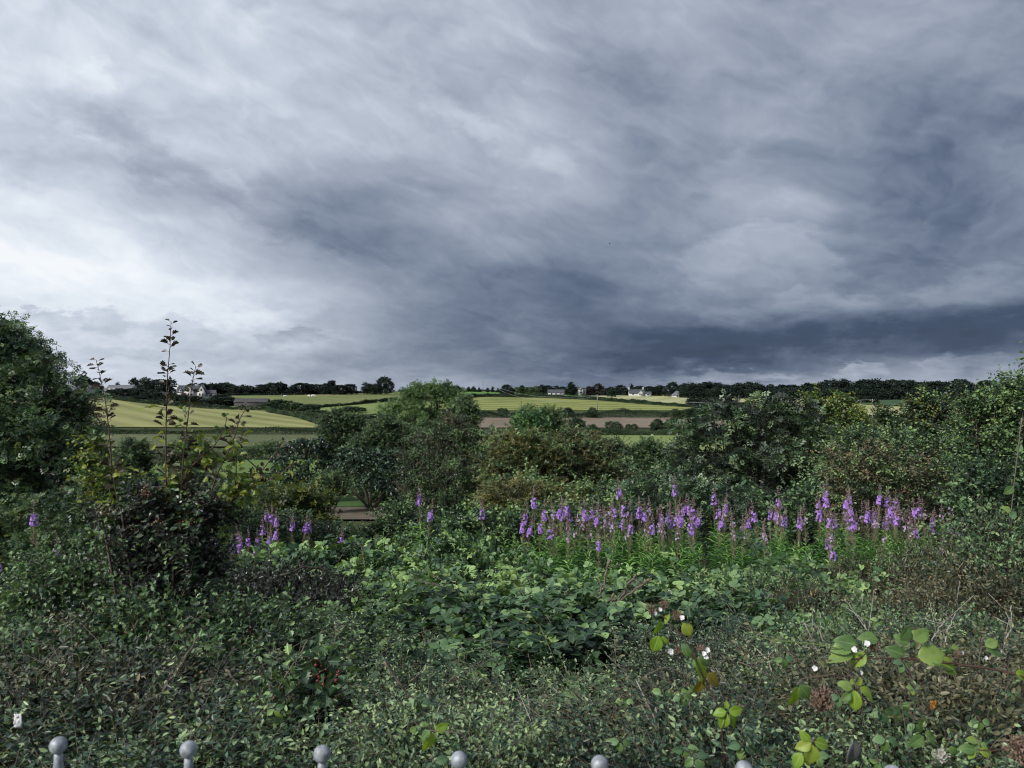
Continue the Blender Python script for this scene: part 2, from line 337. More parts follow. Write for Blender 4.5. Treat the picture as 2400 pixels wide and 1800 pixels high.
def tube(mb, pts, rad, sides=5, mi=0):
    P = np.asarray(pts, float); n = len(P); rad = np.broadcast_to(rad, (n,))
    T = np.gradient(P, axis=0); T = unit(T); A = np.array([.31, .17, .94]) if abs(T[0][2]) < .9 else np.array([1., .2, 0])
    U_ = unit(np.cross(T, A)); W_ = np.cross(T, U_); an = np.arange(sides) / sides * 2 * math.pi
    ring = P[:, None] + (U_[:, None] * np.cos(an)[None, :, None] + W_[:, None] * np.sin(an)[None, :, None]) * rad[:, None, None]
    fs = [(i * sides + j, i * sides + (j + 1) % sides, (i + 1) * sides + (j + 1) % sides, (i + 1) * sides + j) for i in range(n - 1) for j in range(sides)]
    fs.append(tuple(range(sides))[::-1]); fs.append(tuple((n - 1) * sides + j for j in range(sides)))
    mb.raw(ring.reshape(-1, 3), fs, mi)
def tubes(mb, P, rad, sides=3, mi=0):
    """many polylines at once: P (n,k,3), rad (k,) or (n,k)"""
    n, k = P.shape[:2]; T = unit(np.gradient(P, axis=1)); A = unit(np.array([.31, .57, .44]))
    U_ = unit(np.cross(T, A)); W_ = np.cross(T, U_); an = np.arange(sides) / sides * 2 * math.pi
    rad = np.broadcast_to(rad, (n, k))
    ring = P[:, :, None] + (U_[:, :, None] * np.cos(an)[:, None] + W_[:, :, None] * np.sin(an)[:, None]) * rad[:, :, None, None]
    fs = [(i * sides + j, i * sides + (j + 1) % sides, (i + 1) * sides + (j + 1) % sides, (i + 1) * sides + j) for i in range(k - 1) for j in range(sides)]
    mb.add(ring.reshape(n, k * sides, 3), fs, None, None, mi)
def rv(n): return unit(rng.normal(size=(n, 3)))
def sprays(ml, mt, B, Dv, Ln, nl, ls, T, droop=.3, twr=.002, tint=None, up=.9, spread=.9, tipgain=.25, upn=1.1):
    n = len(B); Dv = unit(Dv); Ln = np.broadcast_to(Ln, (n,)); tint = rng.uniform(.2, .6, n) if tint is None else tint
    ts = (np.arange(nl) + .6) / nl
    def at(t): return B[:, None] + Dv[:, None] * (Ln[:, None] * t)[..., None] - np.array([0, 0, 1.]) * (droop * Ln[:, None] * t ** 2)[..., None]
    P = at(ts[None] + np.zeros((n, 1)))
    side = unit(np.cross(Dv, unit(np.array([0, 0, 1.]) + .5 * rng.normal(size=(n, 3)))))
    sg = np.where(np.arange(nl) % 2 == 0, 1., -1.)[None, :, None]
    tan = unit(Dv[:, None] - np.array([0, 0, 2.]) * (droop * ts)[None, :, None])
    Yd = tan * .55 + side[:, None] * sg * spread + rng.normal(size=(n, nl, 3)) * .35
    Yd[:, -1] = tan[:, -1] + rng.normal(size=(n, 3)) * .2
    Nn = np.array([0, 0, upn]) + rng.normal(size=(n, nl, 3)) * .75
    sz = ls * rng.uniform(.65, 1.15, (n, nl)) * (1 - .25 * ts)[None]
    tt = np.clip(tint[:, None] + rng.normal(size=(n, nl)) * .16 + tipgain * ts[None] ** 3, 0, 1)
    leaves(ml, T, P.reshape(-1, 3), Yd.reshape(-1, 3), Nn.reshape(-1, 3), sz.ravel(), tt.ravel())
    if mt is not None and twr:
        tubes(mt, at(np.array([[0, .5, .97]]) + np.zeros((n, 1))), np.array([1, .7, .3]) * twr, 3)
    return P[:, -1]

# ------------------------------------------------------------------ terrain
def nearh(d): return np.interp(d, [0, 1.2, 2, 3, 5, 8, 12, 18, 25, 35, 45], [1.65, 1.68, 1.8, 2.1, 2.7, 3.25, 3.9, 4.7, 5.5, 6.4, 7.0])
TD = np.array([45, 70, 100, 150, 200, 250, 300, 400, 500, 600, 800, 1300, 3500, 8000.])
TP = {   # photo column -> rows of the ground at TD (last three are heights below the eye)
 -900: [1177,1108,1070,1031,1003, 985, 970, 940, 928, 923, 919],
 200:  [1177,1108,1070,1031,1004, 984, 966, 936, 926, 922, 918],
 500:  [1177,1108,1070,1031,1006, 986, 970, 952, 934, 926, 920],
 800:  [1177,1108,1070,1031,1006, 990, 976, 954, 936, 925, 917],
 1100: [1177,1108,1070,1033,1008, 990, 974, 950, 934, 925, 917],
 1400: [1177,1110,1072,1038,1012, 994, 979, 959, 942, 931, 924],
 1700: [1177,1112,1075,1042,1016, 998, 983, 962, 948, 937, 925],
 2000: [1177,1112,1075,1044,1018,1000, 985, 964, 948, 939, 928],
 2300: [1177,1112,1075,1044,1018,1000, 985, 966, 952, 944, 934],
 3300: [1177,1112,1075,1044,1018,1000, 985, 966, 952, 944, 934]}
TX = np.array(sorted(TP)); HT = np.array([[(p - HY) / F * d for p, d in zip(TP[x], TD)] + [] for x in TX])
HT = np.hstack([HT, np.full((len(TX), 1), 20.), np.full((len(TX), 1), 60.), np.full((len(TX), 1), 140.)])
nd = 60; DN = np.concatenate([np.linspace(-8, 44, 40), TD]);
HN = np.hstack([np.tile(nearh(np.maximum(np.linspace(-8, 44, 40), 0)), (len(TX), 1)), HT])
def hraw(px, d):
    px = np.asarray(px, float); d = np.asarray(d, float)
    fi = np.interp(px, TX, np.arange(len(TX))); i = np.clip(fi.astype(int), 0, len(TX) - 2); t = fi - i
    fj = np.interp(d, DN, np.arange(len(DN))); j = np.clip(fj.astype(int), 0, len(DN) - 2); s = fj - j
    return (HN[i, j] * (1 - t) + HN[i + 1, j] * t) * (1 - s) + (HN[i, j + 1] * (1 - t) + HN[i + 1, j + 1] * t) * s
def height(x, y):
    px = 1200 + F * np.asarray(x, float) / np.maximum(y, 8.0)
    return E - hraw(px, y)
def row(px, d): return HY + hraw(px, d) / d * F
DS = np.concatenate([np.linspace(22, 100, 160), np.linspace(101, 1000, 900)])
def dpt(px, py):
    r = row(np.full(len(DS), px), DS); k = np.nonzero(r <= py)[0]
    if len(k) == 0: return float(DS[np.argmin(r)])
    k = k[0]
    if k == 0: return float(DS[0])
    t = (r[k - 1] - py) / max(r[k - 1] - r[k], 1e-6); return float(DS[k - 1] + (DS[k] - DS[k - 1]) * t)
def Wp(px, py, d): return np.array([(px - 1200) / F * d, d, E - (py - HY) / F * d])
def gp(px, d):
    x = (px - 1200) / F * d; return np.array([x, d, float(height(x, d))])

gd = np.concatenate([np.linspace(-8, 20, 40), np.linspace(22, 100, 50), np.linspace(105, 850, 110), np.array([900, 1000, 1150, 1300, 1700, 2300, 3500, 5500, 8000])])
gu = np.linspace(-1800, 4200, 241)
xs = (gu[None, :] - 1200) / F * np.maximum(gd, 8)[:, None]; ys = np.repeat(gd[:, None], len(gu), 1)
zs = E - hraw(np.repeat(gu[None], len(gd), 0), ys)
mg = MB(); a, b = xs.shape
fs = np.array([(i * b + j, i * b + j + 1, (i + 1) * b + j + 1, (i + 1) * b + j) for i in range(a - 1) for j in range(b - 1)])
mg.V.append(np.stack([xs, ys, zs], -1).reshape(-1, 3)); mg.L.append(fs.ravel()); mg.S.append(np.full(len(fs), 4)); mg.T.append(np.zeros(a * b)); mg.Rb.append(np.zeros(a * b)); mg.Mi.append(np.zeros(len(fs), int))
m, n = newmat('ground_soil_grass'); g = n.n('ShaderNodeNewGeometry'); ps = g.outputs['Position']
c = n.ramp(n.noise(ps, .06, 6, .6), [(.35, (.035, .05, .022)), (.5, (.06, .085, .032)), (.65, (.10, .13, .05))])
c = n.mix(n.m('MULTIPLY', n.noise(ps, 3.5, 5, .7), .7), c, (.035, .032, .02))
p = n.n('ShaderNodeBsdfPrincipled'); n.put(p.inputs['Base Color'], c); p.inputs['Roughness'].default_value = .95; p.inputs['Specular IOR Level'].default_value = .1
o = n.n('ShaderNodeOutputMaterial'); n.nt.links.new(p.outputs[0], o.inputs[0])
tag(link('ground', mg.mesh('ground', m, True)), None, None, None, 'structure')

def fieldmat(name, c1, c2, c3, s1=.02, s2=.6, stripe=None, patch=None, fine=.35):
    m, n = newmat(name); g = n.n('ShaderNodeNewGeometry'); ps = g.outputs['Position']
    w = n.v('MULTIPLY', ps, (1, .45, 0)); f = n.m('ADD', n.m('MULTIPLY', n.noise(w, s1, 4, .6, .5), .65), n.m('MULTIPLY', n.noise(w, s2, 5, .7), fine))
    if stripe:
        ang, per, amp = stripe
        r = n.n('ShaderNodeVectorRotate', rotation_type='Z_AXIS'); n.nt.links.new(ps, r.inputs['Vector']); r.inputs['Angle'].default_value = ang
        wv = n.n('ShaderNodeTexWave', wave_type='BANDS', bands_direction='X'); n.nt.links.new(r.outputs[0], wv.inputs['Vector'])
        wv.inputs['Scale'].default_value = 1 / per / 3.18; wv.inputs['Distortion'].default_value = .6; wv.inputs['Detail'].default_value = 3; wv.inputs['Detail Scale'].default_value = .5
        st = n.v('MULTIPLY', r.outputs[0], (.9, .03, 0))
        f = n.m('ADD', f, n.m('MULTIPLY', n.m('SUBTRACT', wv.outputs[1], .5), amp)); f = n.m('ADD', f, n.m('MULTIPLY', n.m('SUBTRACT', n.noise(st, .35, 4, .7), .5), amp * 1.6))
    c1, c2, c3 = [tuple(v * .84 for v in c) for c in (c1, c2, c3)]
    c = n.ramp(f, [(.25, c1), (.5, c2), (.75, c3)])
    if patch:
        pm = n.m('MULTIPLY', n.m('SUBTRACT', n.noise(w, patch[1], 3, .55, .6), patch[2]), 5, clamp=True); c = n.mix(pm, c, patch[0])
    p = n.n('ShaderNodeBsdfPrincipled'); n.put(p.inputs['Base Color'], c); p.inputs['Roughness'].default_value = .95; p.inputs['Specular IOR Level'].default_value = .1
    o = n.n('ShaderNodeOutputMaterial'); n.nt.links.new(p.outputs[0], o.inputs[0]); return m
def curve_at(pts, x): return float(np.interp(x, [p[0] for p in pts], [p[1] for p in pts]))
def field(name, top, bot, mat, lift=.25, step=8, rows=22):
    x0, x1 = top[0][0], top[-1][0]; cols = np.arange(x0, x1 + step, step); V = []
    for px in cols:
        px = min(px, x1); da = dpt(px, curve_at(bot, px)); db = max(dpt(px, curve_at(top, px)), da + .2)
        for t in np.linspace(0, 1, rows):
            d = da + (db - da) * t; q_ = gp(px, d); q_[2] += lift; V.append(q_)
        q_ = V[-1].copy(); q_[2] -= lift + .3; V.append(q_)
    V = np.array(V); r_ = rows + 1; fs = [(i * r_ + j, (i + 1) * r_ + j, (i + 1) * r_ + j + 1, i * r_ + j + 1) for i in range(len(cols) - 1) for j in range(r_ - 1)]
    mb = MB(); mb.raw(V, fs); return tag(link(name, mb.mesh(name, mat, True)), None, None, None, 'structure')
field('mown_hay_field', [(-400,935),(180,925),(330,945),(480,958),(640,963),(700,976),(768,1002)], [(-400,1002),(768,1004)],
      fieldmat('hay', (.20,.22,.085), (.30,.31,.12), (.40,.40,.18), .012, .5, (R(-36), 12.0, .26), ((.30,.27,.13), .009, .52)), step=6, rows=40)
field('rough_meadow', [(-400,1019),(900,1019)], [(-400,1050),(900,1050)], fieldmat('rough', (.08,.10,.05), (.13,.15,.075), (.19,.20,.10), .05, 1.2))
field('green_paddock', [(-400,1082),(1000,1082)], [(-400,1116),(1000,1116)], fieldmat('paddock', (.09,.16,.045), (.14,.22,.065), (.19,.28,.085), .08, 2))
field('lower_grass', [(300,1150),(1100,1150)], [(300,1192),(1100,1192)], fieldmat('lowergrass', (.05,.10,.035), (.08,.15,.05), (.12,.20,.07), .3, 3), .12)
field('tilled_strip', [(650,1190),(1000,1190)], [(650,1222),(1000,1222)], fieldmat('tilled', (.11,.09,.07), (.17,.14,.11), (.24,.20,.16), .5, 4), .1)
field('upper_pasture', [(540,928),(760,925),(945,919),(1060,920)], [(540,962),(640,956),(740,953),(900,939),(1060,931)],
      fieldmat('pasture', (.10,.14,.05), (.18,.22,.08), (.28,.30,.12), .02, .3, (R(80), 9, .35), ((.25,.22,.11), .012, .56)))
field('lower_pasture', [(690,962),(740,958),(900,944),(1080,938)], [(690,974),(1080,978)], fieldmat('lowpasture', (.12,.18,.055), (.20,.27,.085), (.28,.35,.12), .02, .3, (R(60), 9, .4)))
field('far_green_strip', [(1060,917),(1230,917),(1300,922),(1400,931)], [(1060,923),(1250,925),(1400,932)], fieldmat('farstrip', (.10,.22,.05), (.14,.28,.07), (.17,.32,.09), .02, .2))
field('centre_meadow', [(1060,935),(1150,931),(1260,932),(1400,938),(1500,946),(1620,954),(1690,960)], [(1060,963),(1690,963)],
      fieldmat('meadow', (.15,.19,.06), (.26,.29,.09), (.38,.39,.15), .025, .4, (R(78), 24, .3), ((.30,.27,.12), .014, .54)))
field('brown_field', [(1080,979),(1720,979)], [(1080,1004),(1720,1004)], fieldmat('brownf', (.17,.135,.10), (.26,.21,.16), (.34,.29,.22), .05, .7))
field('pale_green_field', [(1250,1021),(1720,1021)], [(1250,1062),(1720,1062)], fieldmat('palegreen', (.14,.20,.07), (.22,.29,.10), (.32,.37,.14), .05, .8))
field('wheat_field', [(1400,929),(1500,927),(1700,925),(2050,928),(2400,935)], [(1400,931),(1500,941),(1620,950),(1720,962),(2000,976),(2400,970)],
      fieldmat('wheat', (.32,.34,.15), (.43,.43,.21), (.52,.51,.28), .015, .5, (R(20), 22, .25)), .5)
field('dark_crop', [(1990,943),(2150,937),(2220,934),(2600,933)], [(1990,948),(2150,957),(2200,958),(2600,959)], fieldmat('darkcrop', (.045,.085,.045), (.065,.115,.06), (.08,.14,.075), .03, .5), .9)

# ------------------------------------------------------------------ foliage volumes
def clumps(lobes, nper, clr, keep=lambda P: np.ones(len(P), bool), shell=(.66, 1.14), down=.35):
    """lobes (n,6) centre+radii -> points and outward directions, grouped in clumps"""
    lobes = np.asarray(lobes, float); PP, DD, CT = [], [], []
    for i, lb in enumerate(lobes):
        c, r = lb[:3], lb[3:]; k = max(3, int(nper * (r[0] * r[2]) / np.mean(lobes[:, 3] * lobes[:, 5])))
        g_ = rv(k); g_[:, 2] = np.where(g_[:, 2] < -down, -g_[:, 2], g_[:, 2]); s = rng.uniform(*shell, k)
        P = c + g_ * s[:, None] * r; ok = np.ones(k, bool)
        for j, l2 in enumerate(lobes):
            if j != i: ok &= np.linalg.norm((P - l2[:3]) / l2[3:], axis=1) > .72
        P, g_ = P[ok], g_[ok]; PP.append(P); DD.append(g_)
    P = np.concatenate(PP); G_ = np.concatenate(DD); ok = keep(P); P, G_ = P[ok], G_[ok]
    return P, G_
def expand(P, G_, m, cr):
    n = len(P); Q = np.repeat(P, m, 0) + rng.normal(size=(n * m, 3)) * cr * np.array([1, 1, .7]); H = np.repeat(G_, m, 0)
    ct = np.repeat(rng.normal(size=n) * .13, m); return Q, H, ct
# kinds: template, material, leaf m, twig len, leaves per twig, droop
K = {
 'elder': dict(T=T_PIN, mat='elder', ls=.17, tl=.22, nl=4, dr=.35, m=6, fill=.62),
 'elderp': dict(T=T_PIN, mat='elderp', ls=.17, tl=.22, nl=4, dr=.35, m=6, fill=.62),
 'ash': dict(T=T_PIN, mat='ash', ls=.34, tl=.5, nl=4, dr=.3, m=5, fill=.5),
 'haw': dict(T=T_HAW, mat='haw', ls=.045, tl=.20, nl=8, dr=.2, m=6, fill=1.0),
 'olive': dict(T=T_CL, mat='olive', ls=.055, tl=.35, nl=8, dr=.25, m=6, fill=.8),
 'brown': dict(T=T_OVAL, mat='brown', ls=.045, tl=.18, nl=8, dr=.2, m=6, fill=1.1),
 'ivy': dict(T=T_IVY, mat='ivy', ls=.16, tl=.25, nl=4, dr=.5, m=6, fill=1.1),
 'dark': dict(T=T_CL, mat='darkgreen', ls=.10, tl=.45, nl=6, dr=.25, m=6, fill=.75),
 'yellow': dict(T=T_CL, mat='yellow', ls=.075, tl=.35, nl=6, dr=.25, m=6, fill=.8),
 'green': dict(T=T_CL, mat='haw', ls=.10, tl=.5, nl=7, dr=.15, m=6, fill=.6),
}
def lobebush(name, label, cat, d, lobes, kind, base=None, group=None, berries=None, branch=True, mix=None, scale=1.0, dens=1.0, shell=(.58, 1.26), stems=0, flowers=None, leafscale=1.0, mat=None, bark='bark', trunk=.014, skirt=3):
    """lobes: (px, py, rx[, rz[, dd]]) in photo pixels at depth d (+dd, metres)"""
    k = K[kind]; W = []
    for lb in lobes:
        px, py, rx = lb[:3]; rz = lb[3] if len(lb) > 3 else rx; dd = lb[4] if len(lb) > 4 else 0; D_ = d + dd
        W.append([*Wp(px, py, D_), rx / F * D_, rx / F * D_ * .9, rz / F * D_])
        if skirt:
            zb = W[-1][2]; g0 = float(height(W[-1][0], D_))
            for q_ in range(skirt):
                zb -= rz / F * D_ * 1.25
                if zb < g0: break
                if any(abs(w_[0] - W[-1][0]) < w_[3] * .5 and abs(w_[2] - zb) < w_[5] * .5 for w_ in W[:-1]): continue
                W.append([W[-1][0], D_, zb, rx / F * D_ * .95, rx / F * D_ * .85, rz / F * D_])
    W = np.array(W); bx = W[:, 0].mean() if base is None else (base - 1200) / F * d
    org = np.array([bx, d, float(height(bx, d))]); Wl = W.copy(); Wl[:, :3] -= org
    ls = k['ls'] * leafscale; Vt_, _, _ = k['T']; area = .5 * ls * ls * k['fill']
    surf = (4 * math.pi * (W[:, 3] * W[:, 5])).sum(); nleaf = surf * 1.9 * dens / area
    ntw = nleaf / k['nl']; ncl = ntw / k['m']; per = max(4, ncl / len(W))
    def keep(P): return P[:, 2] > .05
    P, G_ = clumps(Wl, per, 0, keep, shell)
    r0 = np.sqrt(np.mean(W[:, 3] * W[:, 5])); cr = min(max(.10 * r0, k['tl'] * .35), .35 * r0)
    Q, H, ct = expand(P, G_, k['m'], cr)
    Dv = H * np.array([1, 1, .7]) + np.array([0, 0, .45]) + rng.normal(size=H.shape) * .45
    ml, mt = MB(), MB()
    ct = ct * 1.4; tint = np.clip(.38 + ct + rng.normal(size=len(Q)) * .12, 0, 1)
    Ln = k['tl'] * leafscale * rng.uniform(.6, 1.5, len(Q))
    root = thing(name, label, cat, tuple(org), group); sel = np.ones(len(Q), bool)
    if mix:
        fq = 2.2 / r0; nz = np.sin(Q[:, 0] * fq + 1) * np.sin(Q[:, 1] * fq * 1.1 + 2) + .7 * np.sin(Q[:, 2] * fq * 1.9 + Q[:, 0] * fq) + .35 * rng.normal(size=len(Q)); sel = nz < np.quantile(nz, 1 - mix[1])
        m2 = MB(); B2 = (Q - unit(Dv) * Ln[:, None] * .5)[~sel]; sprays(m2, mt if branch else None, B2 + H[~sel] * cr * .4, Dv[~sel], Ln[~sel], k['nl'], ls, k['T'], k['dr'], .0022 * max(1, d / 8), tint[~sel])
        link('foliage', m2.mesh('foliage', M[mix[0]]), root)
    sprays(ml, mt if branch else None, (Q - unit(Dv) * Ln[:, None] * .5)[sel], Dv[sel], Ln[sel], k['nl'], ls, k['T'], k['dr'], .0022 * max(1, d / 8), tint[sel])
    link('foliage', ml.mesh('foliage', M[mat or k['mat']]), root)
    # limbs
    for w in Wl:
        for q_ in range(1):
            e = w[:3] + rng.normal(size=3) * w[3:] * .45; b0 = rng.normal(size=3) * .05; b0[2] = 0; mid = (b0 + e) / 2 + rng.normal(size=3) * r0 * .15
            t = np.linspace(0, 1, 7)[:, None]; cv = (1 - t) ** 2 * b0 + 2 * t * (1 - t) * mid + t * t * e
            tube(mt, cv, np.linspace(trunk * max(1, d / 8) * 1.2, .004 * max(1, d / 10), 7), 5)
    link('branch', mt.mesh('branch', M[bark]), root)
    if berries:
        bm_, cnt, rr, top = berries; mb = MB(); ok = P[:, 2] > np.quantile(P[:, 2], top); S_ = P[ok]
        idx = rng.integers(0, len(S_), cnt); c0 = S_[idx] + unit(S_[idx] - Wl[:, :3].mean(0)) * r0 * .06
        B_ = np.repeat(c0, 9, 0) + rng.normal(size=(cnt * 9, 3)) * rr * 3.2; balls(mb, B_, rr * rng.uniform(.7, 1.1, len(B_)))
        link('berry_cluster', mb.mesh('berry_cluster', M[bm_], True), root)
    if flowers:
        fm, cnt, rr = flowers; mb = MB(); ok = P[:, 2] > np.quantile(P[:, 2], .35); S_ = P[ok]; c0 = S_[rng.integers(0, len(S_), cnt)] * 1.0 + np.array([0, 0, r0 * .08])
        B_ = np.repeat(c0, 7, 0) + rng.normal(size=(cnt * 7, 3)) * np.array([rr * 3, rr * 3, rr]); leaves(mb, T_DIA, B_, rv(len(B_)), rv(len(B_)) + np.array([0, 0, 1.]), rr * 2, np.full(len(B_), .5))
        link('blossom', mb.mesh('blossom', M[fm]), root)
    return root, org, Wl
def shoot(root_name, label, pts, d, nleaf, ls, T, mat, r0=.004, stem='reddish', tint=.4, cat='shoot', parent=None, org=None, grad=None, side=1.0):
    """a long upright shoot through photo points pts at depth d"""
    P = np.array([Wp(x, y, d + (pt[2] if len(pt) > 2 else 0)) for pt in pts for x, y in [pt[:2]]])
    if org is not None: P = P - org
    tt = np.linspace(0, 1, len(P)); fine = np.linspace(0, 1, 40); C = np.stack([np.interp(fine, tt, P[:, i]) for i in range(3)], 1)
    C += np.cumsum(rng.normal(size=C.shape), 0) * r0 * .12
    mt, ml = MB(), MB(); tube(mt, C, np.linspace(r0, r0 * .35, 40), 5)
    k = np.sort(rng.uniform(.04, 1, nleaf)); k[-1] = 1; k[-2] = .985
    B_ = np.stack([np.interp(k, fine, C[:, i]) for i in range(3)], 1); ax = unit(C[-1] - C[0])
    az = np.cumsum(np.full(nleaf, 2.4)) + rng.normal(size=nleaf) * .3
    a1 = unit(np.cross(ax, [0, 1, .1])); a2 = np.cross(ax, a1)
    o_ = np.cos(az)[:, None] * a1 + np.sin(az)[:, None] * a2 * .7
    Yd = o_ * side + ax * rng.uniform(.1, .8, nleaf)[:, None]
    sz = ls * rng.uniform(.6, 1.15, nleaf) * (1.1 - .45 * k)
    pet = MB(); tubes(pet, np.stack([B_, B_ + unit(Yd) * sz[:, None] * .3], 1), np.array([r0 * .25, r0 * .2]), 3)
    for i in range(1):
        leaves(ml, T, B_ + unit(Yd) * sz[:, None] * .28, Yd, np.array([0, 0, 1.]) + rng.normal(size=(nleaf, 3)) * .5, sz, np.clip(tint + rng.normal(size=nleaf) * .15, 0, 1))
    mt.V += pet.V; mt.L += [l + mt.n for l in pet.L]; mt.S += pet.S; mt.T += pet.T; mt.Rb += pet.Rb; mt.Mi += pet.Mi; mt.n += pet.n
    return mt.mesh(root_name, M[stem]), ml.mesh('foliage', M[mat])
# ------------------------------------------------------------------ far trees (templates of height 1, width 1)
def crown(nlobe, kind, seed, n=4200, q=.082):
    global rng
    keep_ = rng; rng = np.random.default_rng(seed); ml, mt = MB(), MB()
    if kind == 'round': L_ = [(x, y, z, r * .9, r * .9, r) for x, y, z, r in [(0, 0, .62, .30)] + [(math.cos(a) * .24, math.sin(a) * .24, rng.uniform(.34, .66), rng.uniform(.18, .25)) for a in rng.uniform(0, 6.28, nlobe)]]
    elif kind == 'wide': L_ = [(rng.uniform(-.34, .34), rng.uniform(-.3, .3), rng.uniform(.3, .72) , .19, .19, .22) for _ in range(nlobe + 3)]
    elif kind == 'tall': L_ = [(rng.normal() * .11, rng.normal() * .11, z, .26 * (1.15 - z * .5), .26 * (1.15 - z * .5), .16) for z in np.linspace(.22, .86, nlobe)]
    elif kind == 'cone': L_ = [(rng.normal() * .03, rng.normal() * .03, z, .42 * (1.04 - z), .42 * (1.04 - z), .10) for z in np.linspace(.12, .95, nlobe + 3)]
    else: L_ = [(rng.uniform(-.3, .3), rng.uniform(-.3, .3), rng.uniform(.25, .62), rng.uniform(.2, .28), .24, rng.uniform(.22, .32)) for _ in range(nlobe)]
    L_ += [(x, y, .2, .22, .22, .2) for x, y in ((-.22, 0), (.22, .05), (0, -.2), (.02, .2))]
    L_ = np.array(L_); P, G_ = clumps(L_, n / 9 / len(L_), 0, lambda P: P[:, 2] > .06, (.7, 1.1), .6)
    Q, H, ct = expand(P, G_, 9, .030)
    leaves(ml, T_DIA, Q, rng.normal(size=Q.shape) + H * .4, H + rng.normal(size=Q.shape) * .7, q * rng.uniform(.6, 1.3, len(Q)), np.clip(.42 + ct * 1.2 + rng.normal(size=len(Q)) * .15, 0, 1))
    tube(mt, [(0, 0, -.12), (.01, 0, .2), (0, .01, .5), (.01, 0, .75)], [.035, .026, .018, .008], 6)
    for lb in L_[:8]: tube(mt, [(0, 0, .18), (lb[0] * .5, lb[1] * .5, (lb[2] + .2) / 2), tuple(lb[:3])], [.016, .010, .004], 4)
    V = np.concatenate(ml.V); w = np.quantile(np.abs(V[:, 0]), .985) * 2; zt = V[:, 2].max()
    for mbx in (ml, mt): mbx.V = [np.array(v) / np.array([w, w, zt]) for v in mbx.V]
    rng = keep_; return ml, mt
PROT = {}
for nm, kd, nlb, sd_ in [('r1', 'round', 7, 1), ('r2', 'round', 8, 2), ('r3', 'round', 6, 3), ('w1', 'wide', 9, 4), ('w2', 'wide', 10, 5), ('t1', 'tall', 7, 6), ('t2', 'tall', 8, 7), ('c1', 'cone', 8, 8), ('b1', 'bush', 6, 9), ('b2', 'bush', 7, 10)]:
    ml, mt = crown(nlb, kd, sd_); PROT[nm] = {'trunk': mt.mesh('trunk', M['bark'])}
    for mk in ('farleaf', 'fardark', 'farlight', 'farred', 'hedge'): PROT[nm][mk] = ml.mesh('crown', M[mk])
def fartree(name, label, cat, px, top, wpx, d, var, mat='farleaf', group=None, trunk=True, wk=1.1):
    p_ = gp(px, d); h = E - (top - 3 - HY) / F * d - p_[2]; w = wpx / F * d * wk
    r = thing(name, label, cat, tuple(p_), group, rng.uniform(0, 6.28), (w, w, max(h, .5)))
    link('crown', PROT[var][mat], r)
    if trunk: link('trunk', PROT[var]['trunk'], r)
    return r
def pick(*a): return a[rng.integers(0, len(a))]
# skyline tree rows: (px, top, width)
rowA = [(187,882,42),(203,886,36),(217,895,30),(229,900,26)]
for i, (x, t, w) in enumerate(rowA): fartree('broadleaf_tree', f'{ordl(i,4)} of the dark trees left of the long grey roofed bungalow', 'tree', x, t, w, 575, pick('r1','r2','w1'), 'fardark', 'skyline trees on the left')
for x, t, w, v, lb in [(276,897,26,'c1','low dark conifer poking above the ridge of the long grey bungalow'), (314,886,28,'t1','tall dark tree at the right end of the long grey bungalow'), (339,885,34,'t2','broad dark pine between the grey bungalow and the hawthorn shoots'), (354,892,26,'r2','round dark tree just right of the broad pine on the left skyline'),
                       (387,890,58,'w1','wide dark tree mass directly left of the white gabled house'), (449,899,22,'r3','small tree behind the roof of the white gabled house'), (474,899,30,'r1','dark tree behind the garage of the white gabled house')]:
    fartree('broadleaf_tree' if v != 'c1' else 'conifer_tree', lb, 'tree', x, t, w, 590, v, 'fardark', 'skyline trees on the left')
rowB = [(501,899,46),(527,897,46),(547,905,34),(563,903,34),(583,905,38),(610,903,38),(637,898,42),(655,896,32),(676,906,34),(701,899,48),(734,902,48),(769,900,46),(777,893,20),(799,904,34),(823,902,38),(861,898,36),(881,900,28)]
for i, (x, t, w) in enumerate(rowB): fartree('broadleaf_tree', f'{ordl(i,len(rowB))} dark tree in the skyline row behind the pasture with white cattle', 'tree', x, t, w, 600 + rng.uniform(-8, 8), pick('r1','r2','r3','w1','w2'), 'fardark', 'row of trees behind the cattle pasture')
fartree('broadleaf_tree', 'tall round tree standing above its neighbours at the right end of the pasture tree row', 'tree', 902, 883, 36, 600, 'r2', 'fardark', 'row of trees behind the cattle pasture')
rowC = [(982,897,20,'t1'),(1000,901,14,'r1'),(1013,901,18,'r3'),(1040,908,18,'r2'),(1058,906,16,'r1'),(1071,906,24,'r2')]
for i, (x, t, w, v) in enumerate(rowC): fartree('broadleaf_tree', f'{ordl(i,len(rowC))} small skyline tree just behind the top of the big ash crown', 'tree', x, t, w, 700, v, 'fardark', 'small trees behind the ash crown')
rowD = [(1086,910,12),(1098,909,10),(1110,908,12),(1123,910,12),(1143,911,10),(1155,908,9),(1167,911,12)]
for i, (x, t, w) in enumerate(rowD): fartree('young_tree', f'{ordl(i,len(rowD))} tiny tree on the skyline beside the distant utility pole', 'tree', x, t, w, 740, pick('t1','r1','c1'), 'farleaf', 'tiny skyline trees by the pole')
fartree('broadleaf_tree', 'lone round dark tree standing in the hedge right of the distant utility pole', 'tree', 1189, 903, 34, 560, 'r1', 'fardark')
rowE = [(1212,909,26,'farlight'),(1223,905,16,'fardark'),(1240,909,28,'farlight'),(1258,906,24,'farlight'),(1268,903,14,'fardark'),(1284,905,30,'fardark'),(1304,906,24,'fardark'),(1320,908,26,'fardark'),(1337,896,24,'fardark'),(1343,903,18,'fardark')]
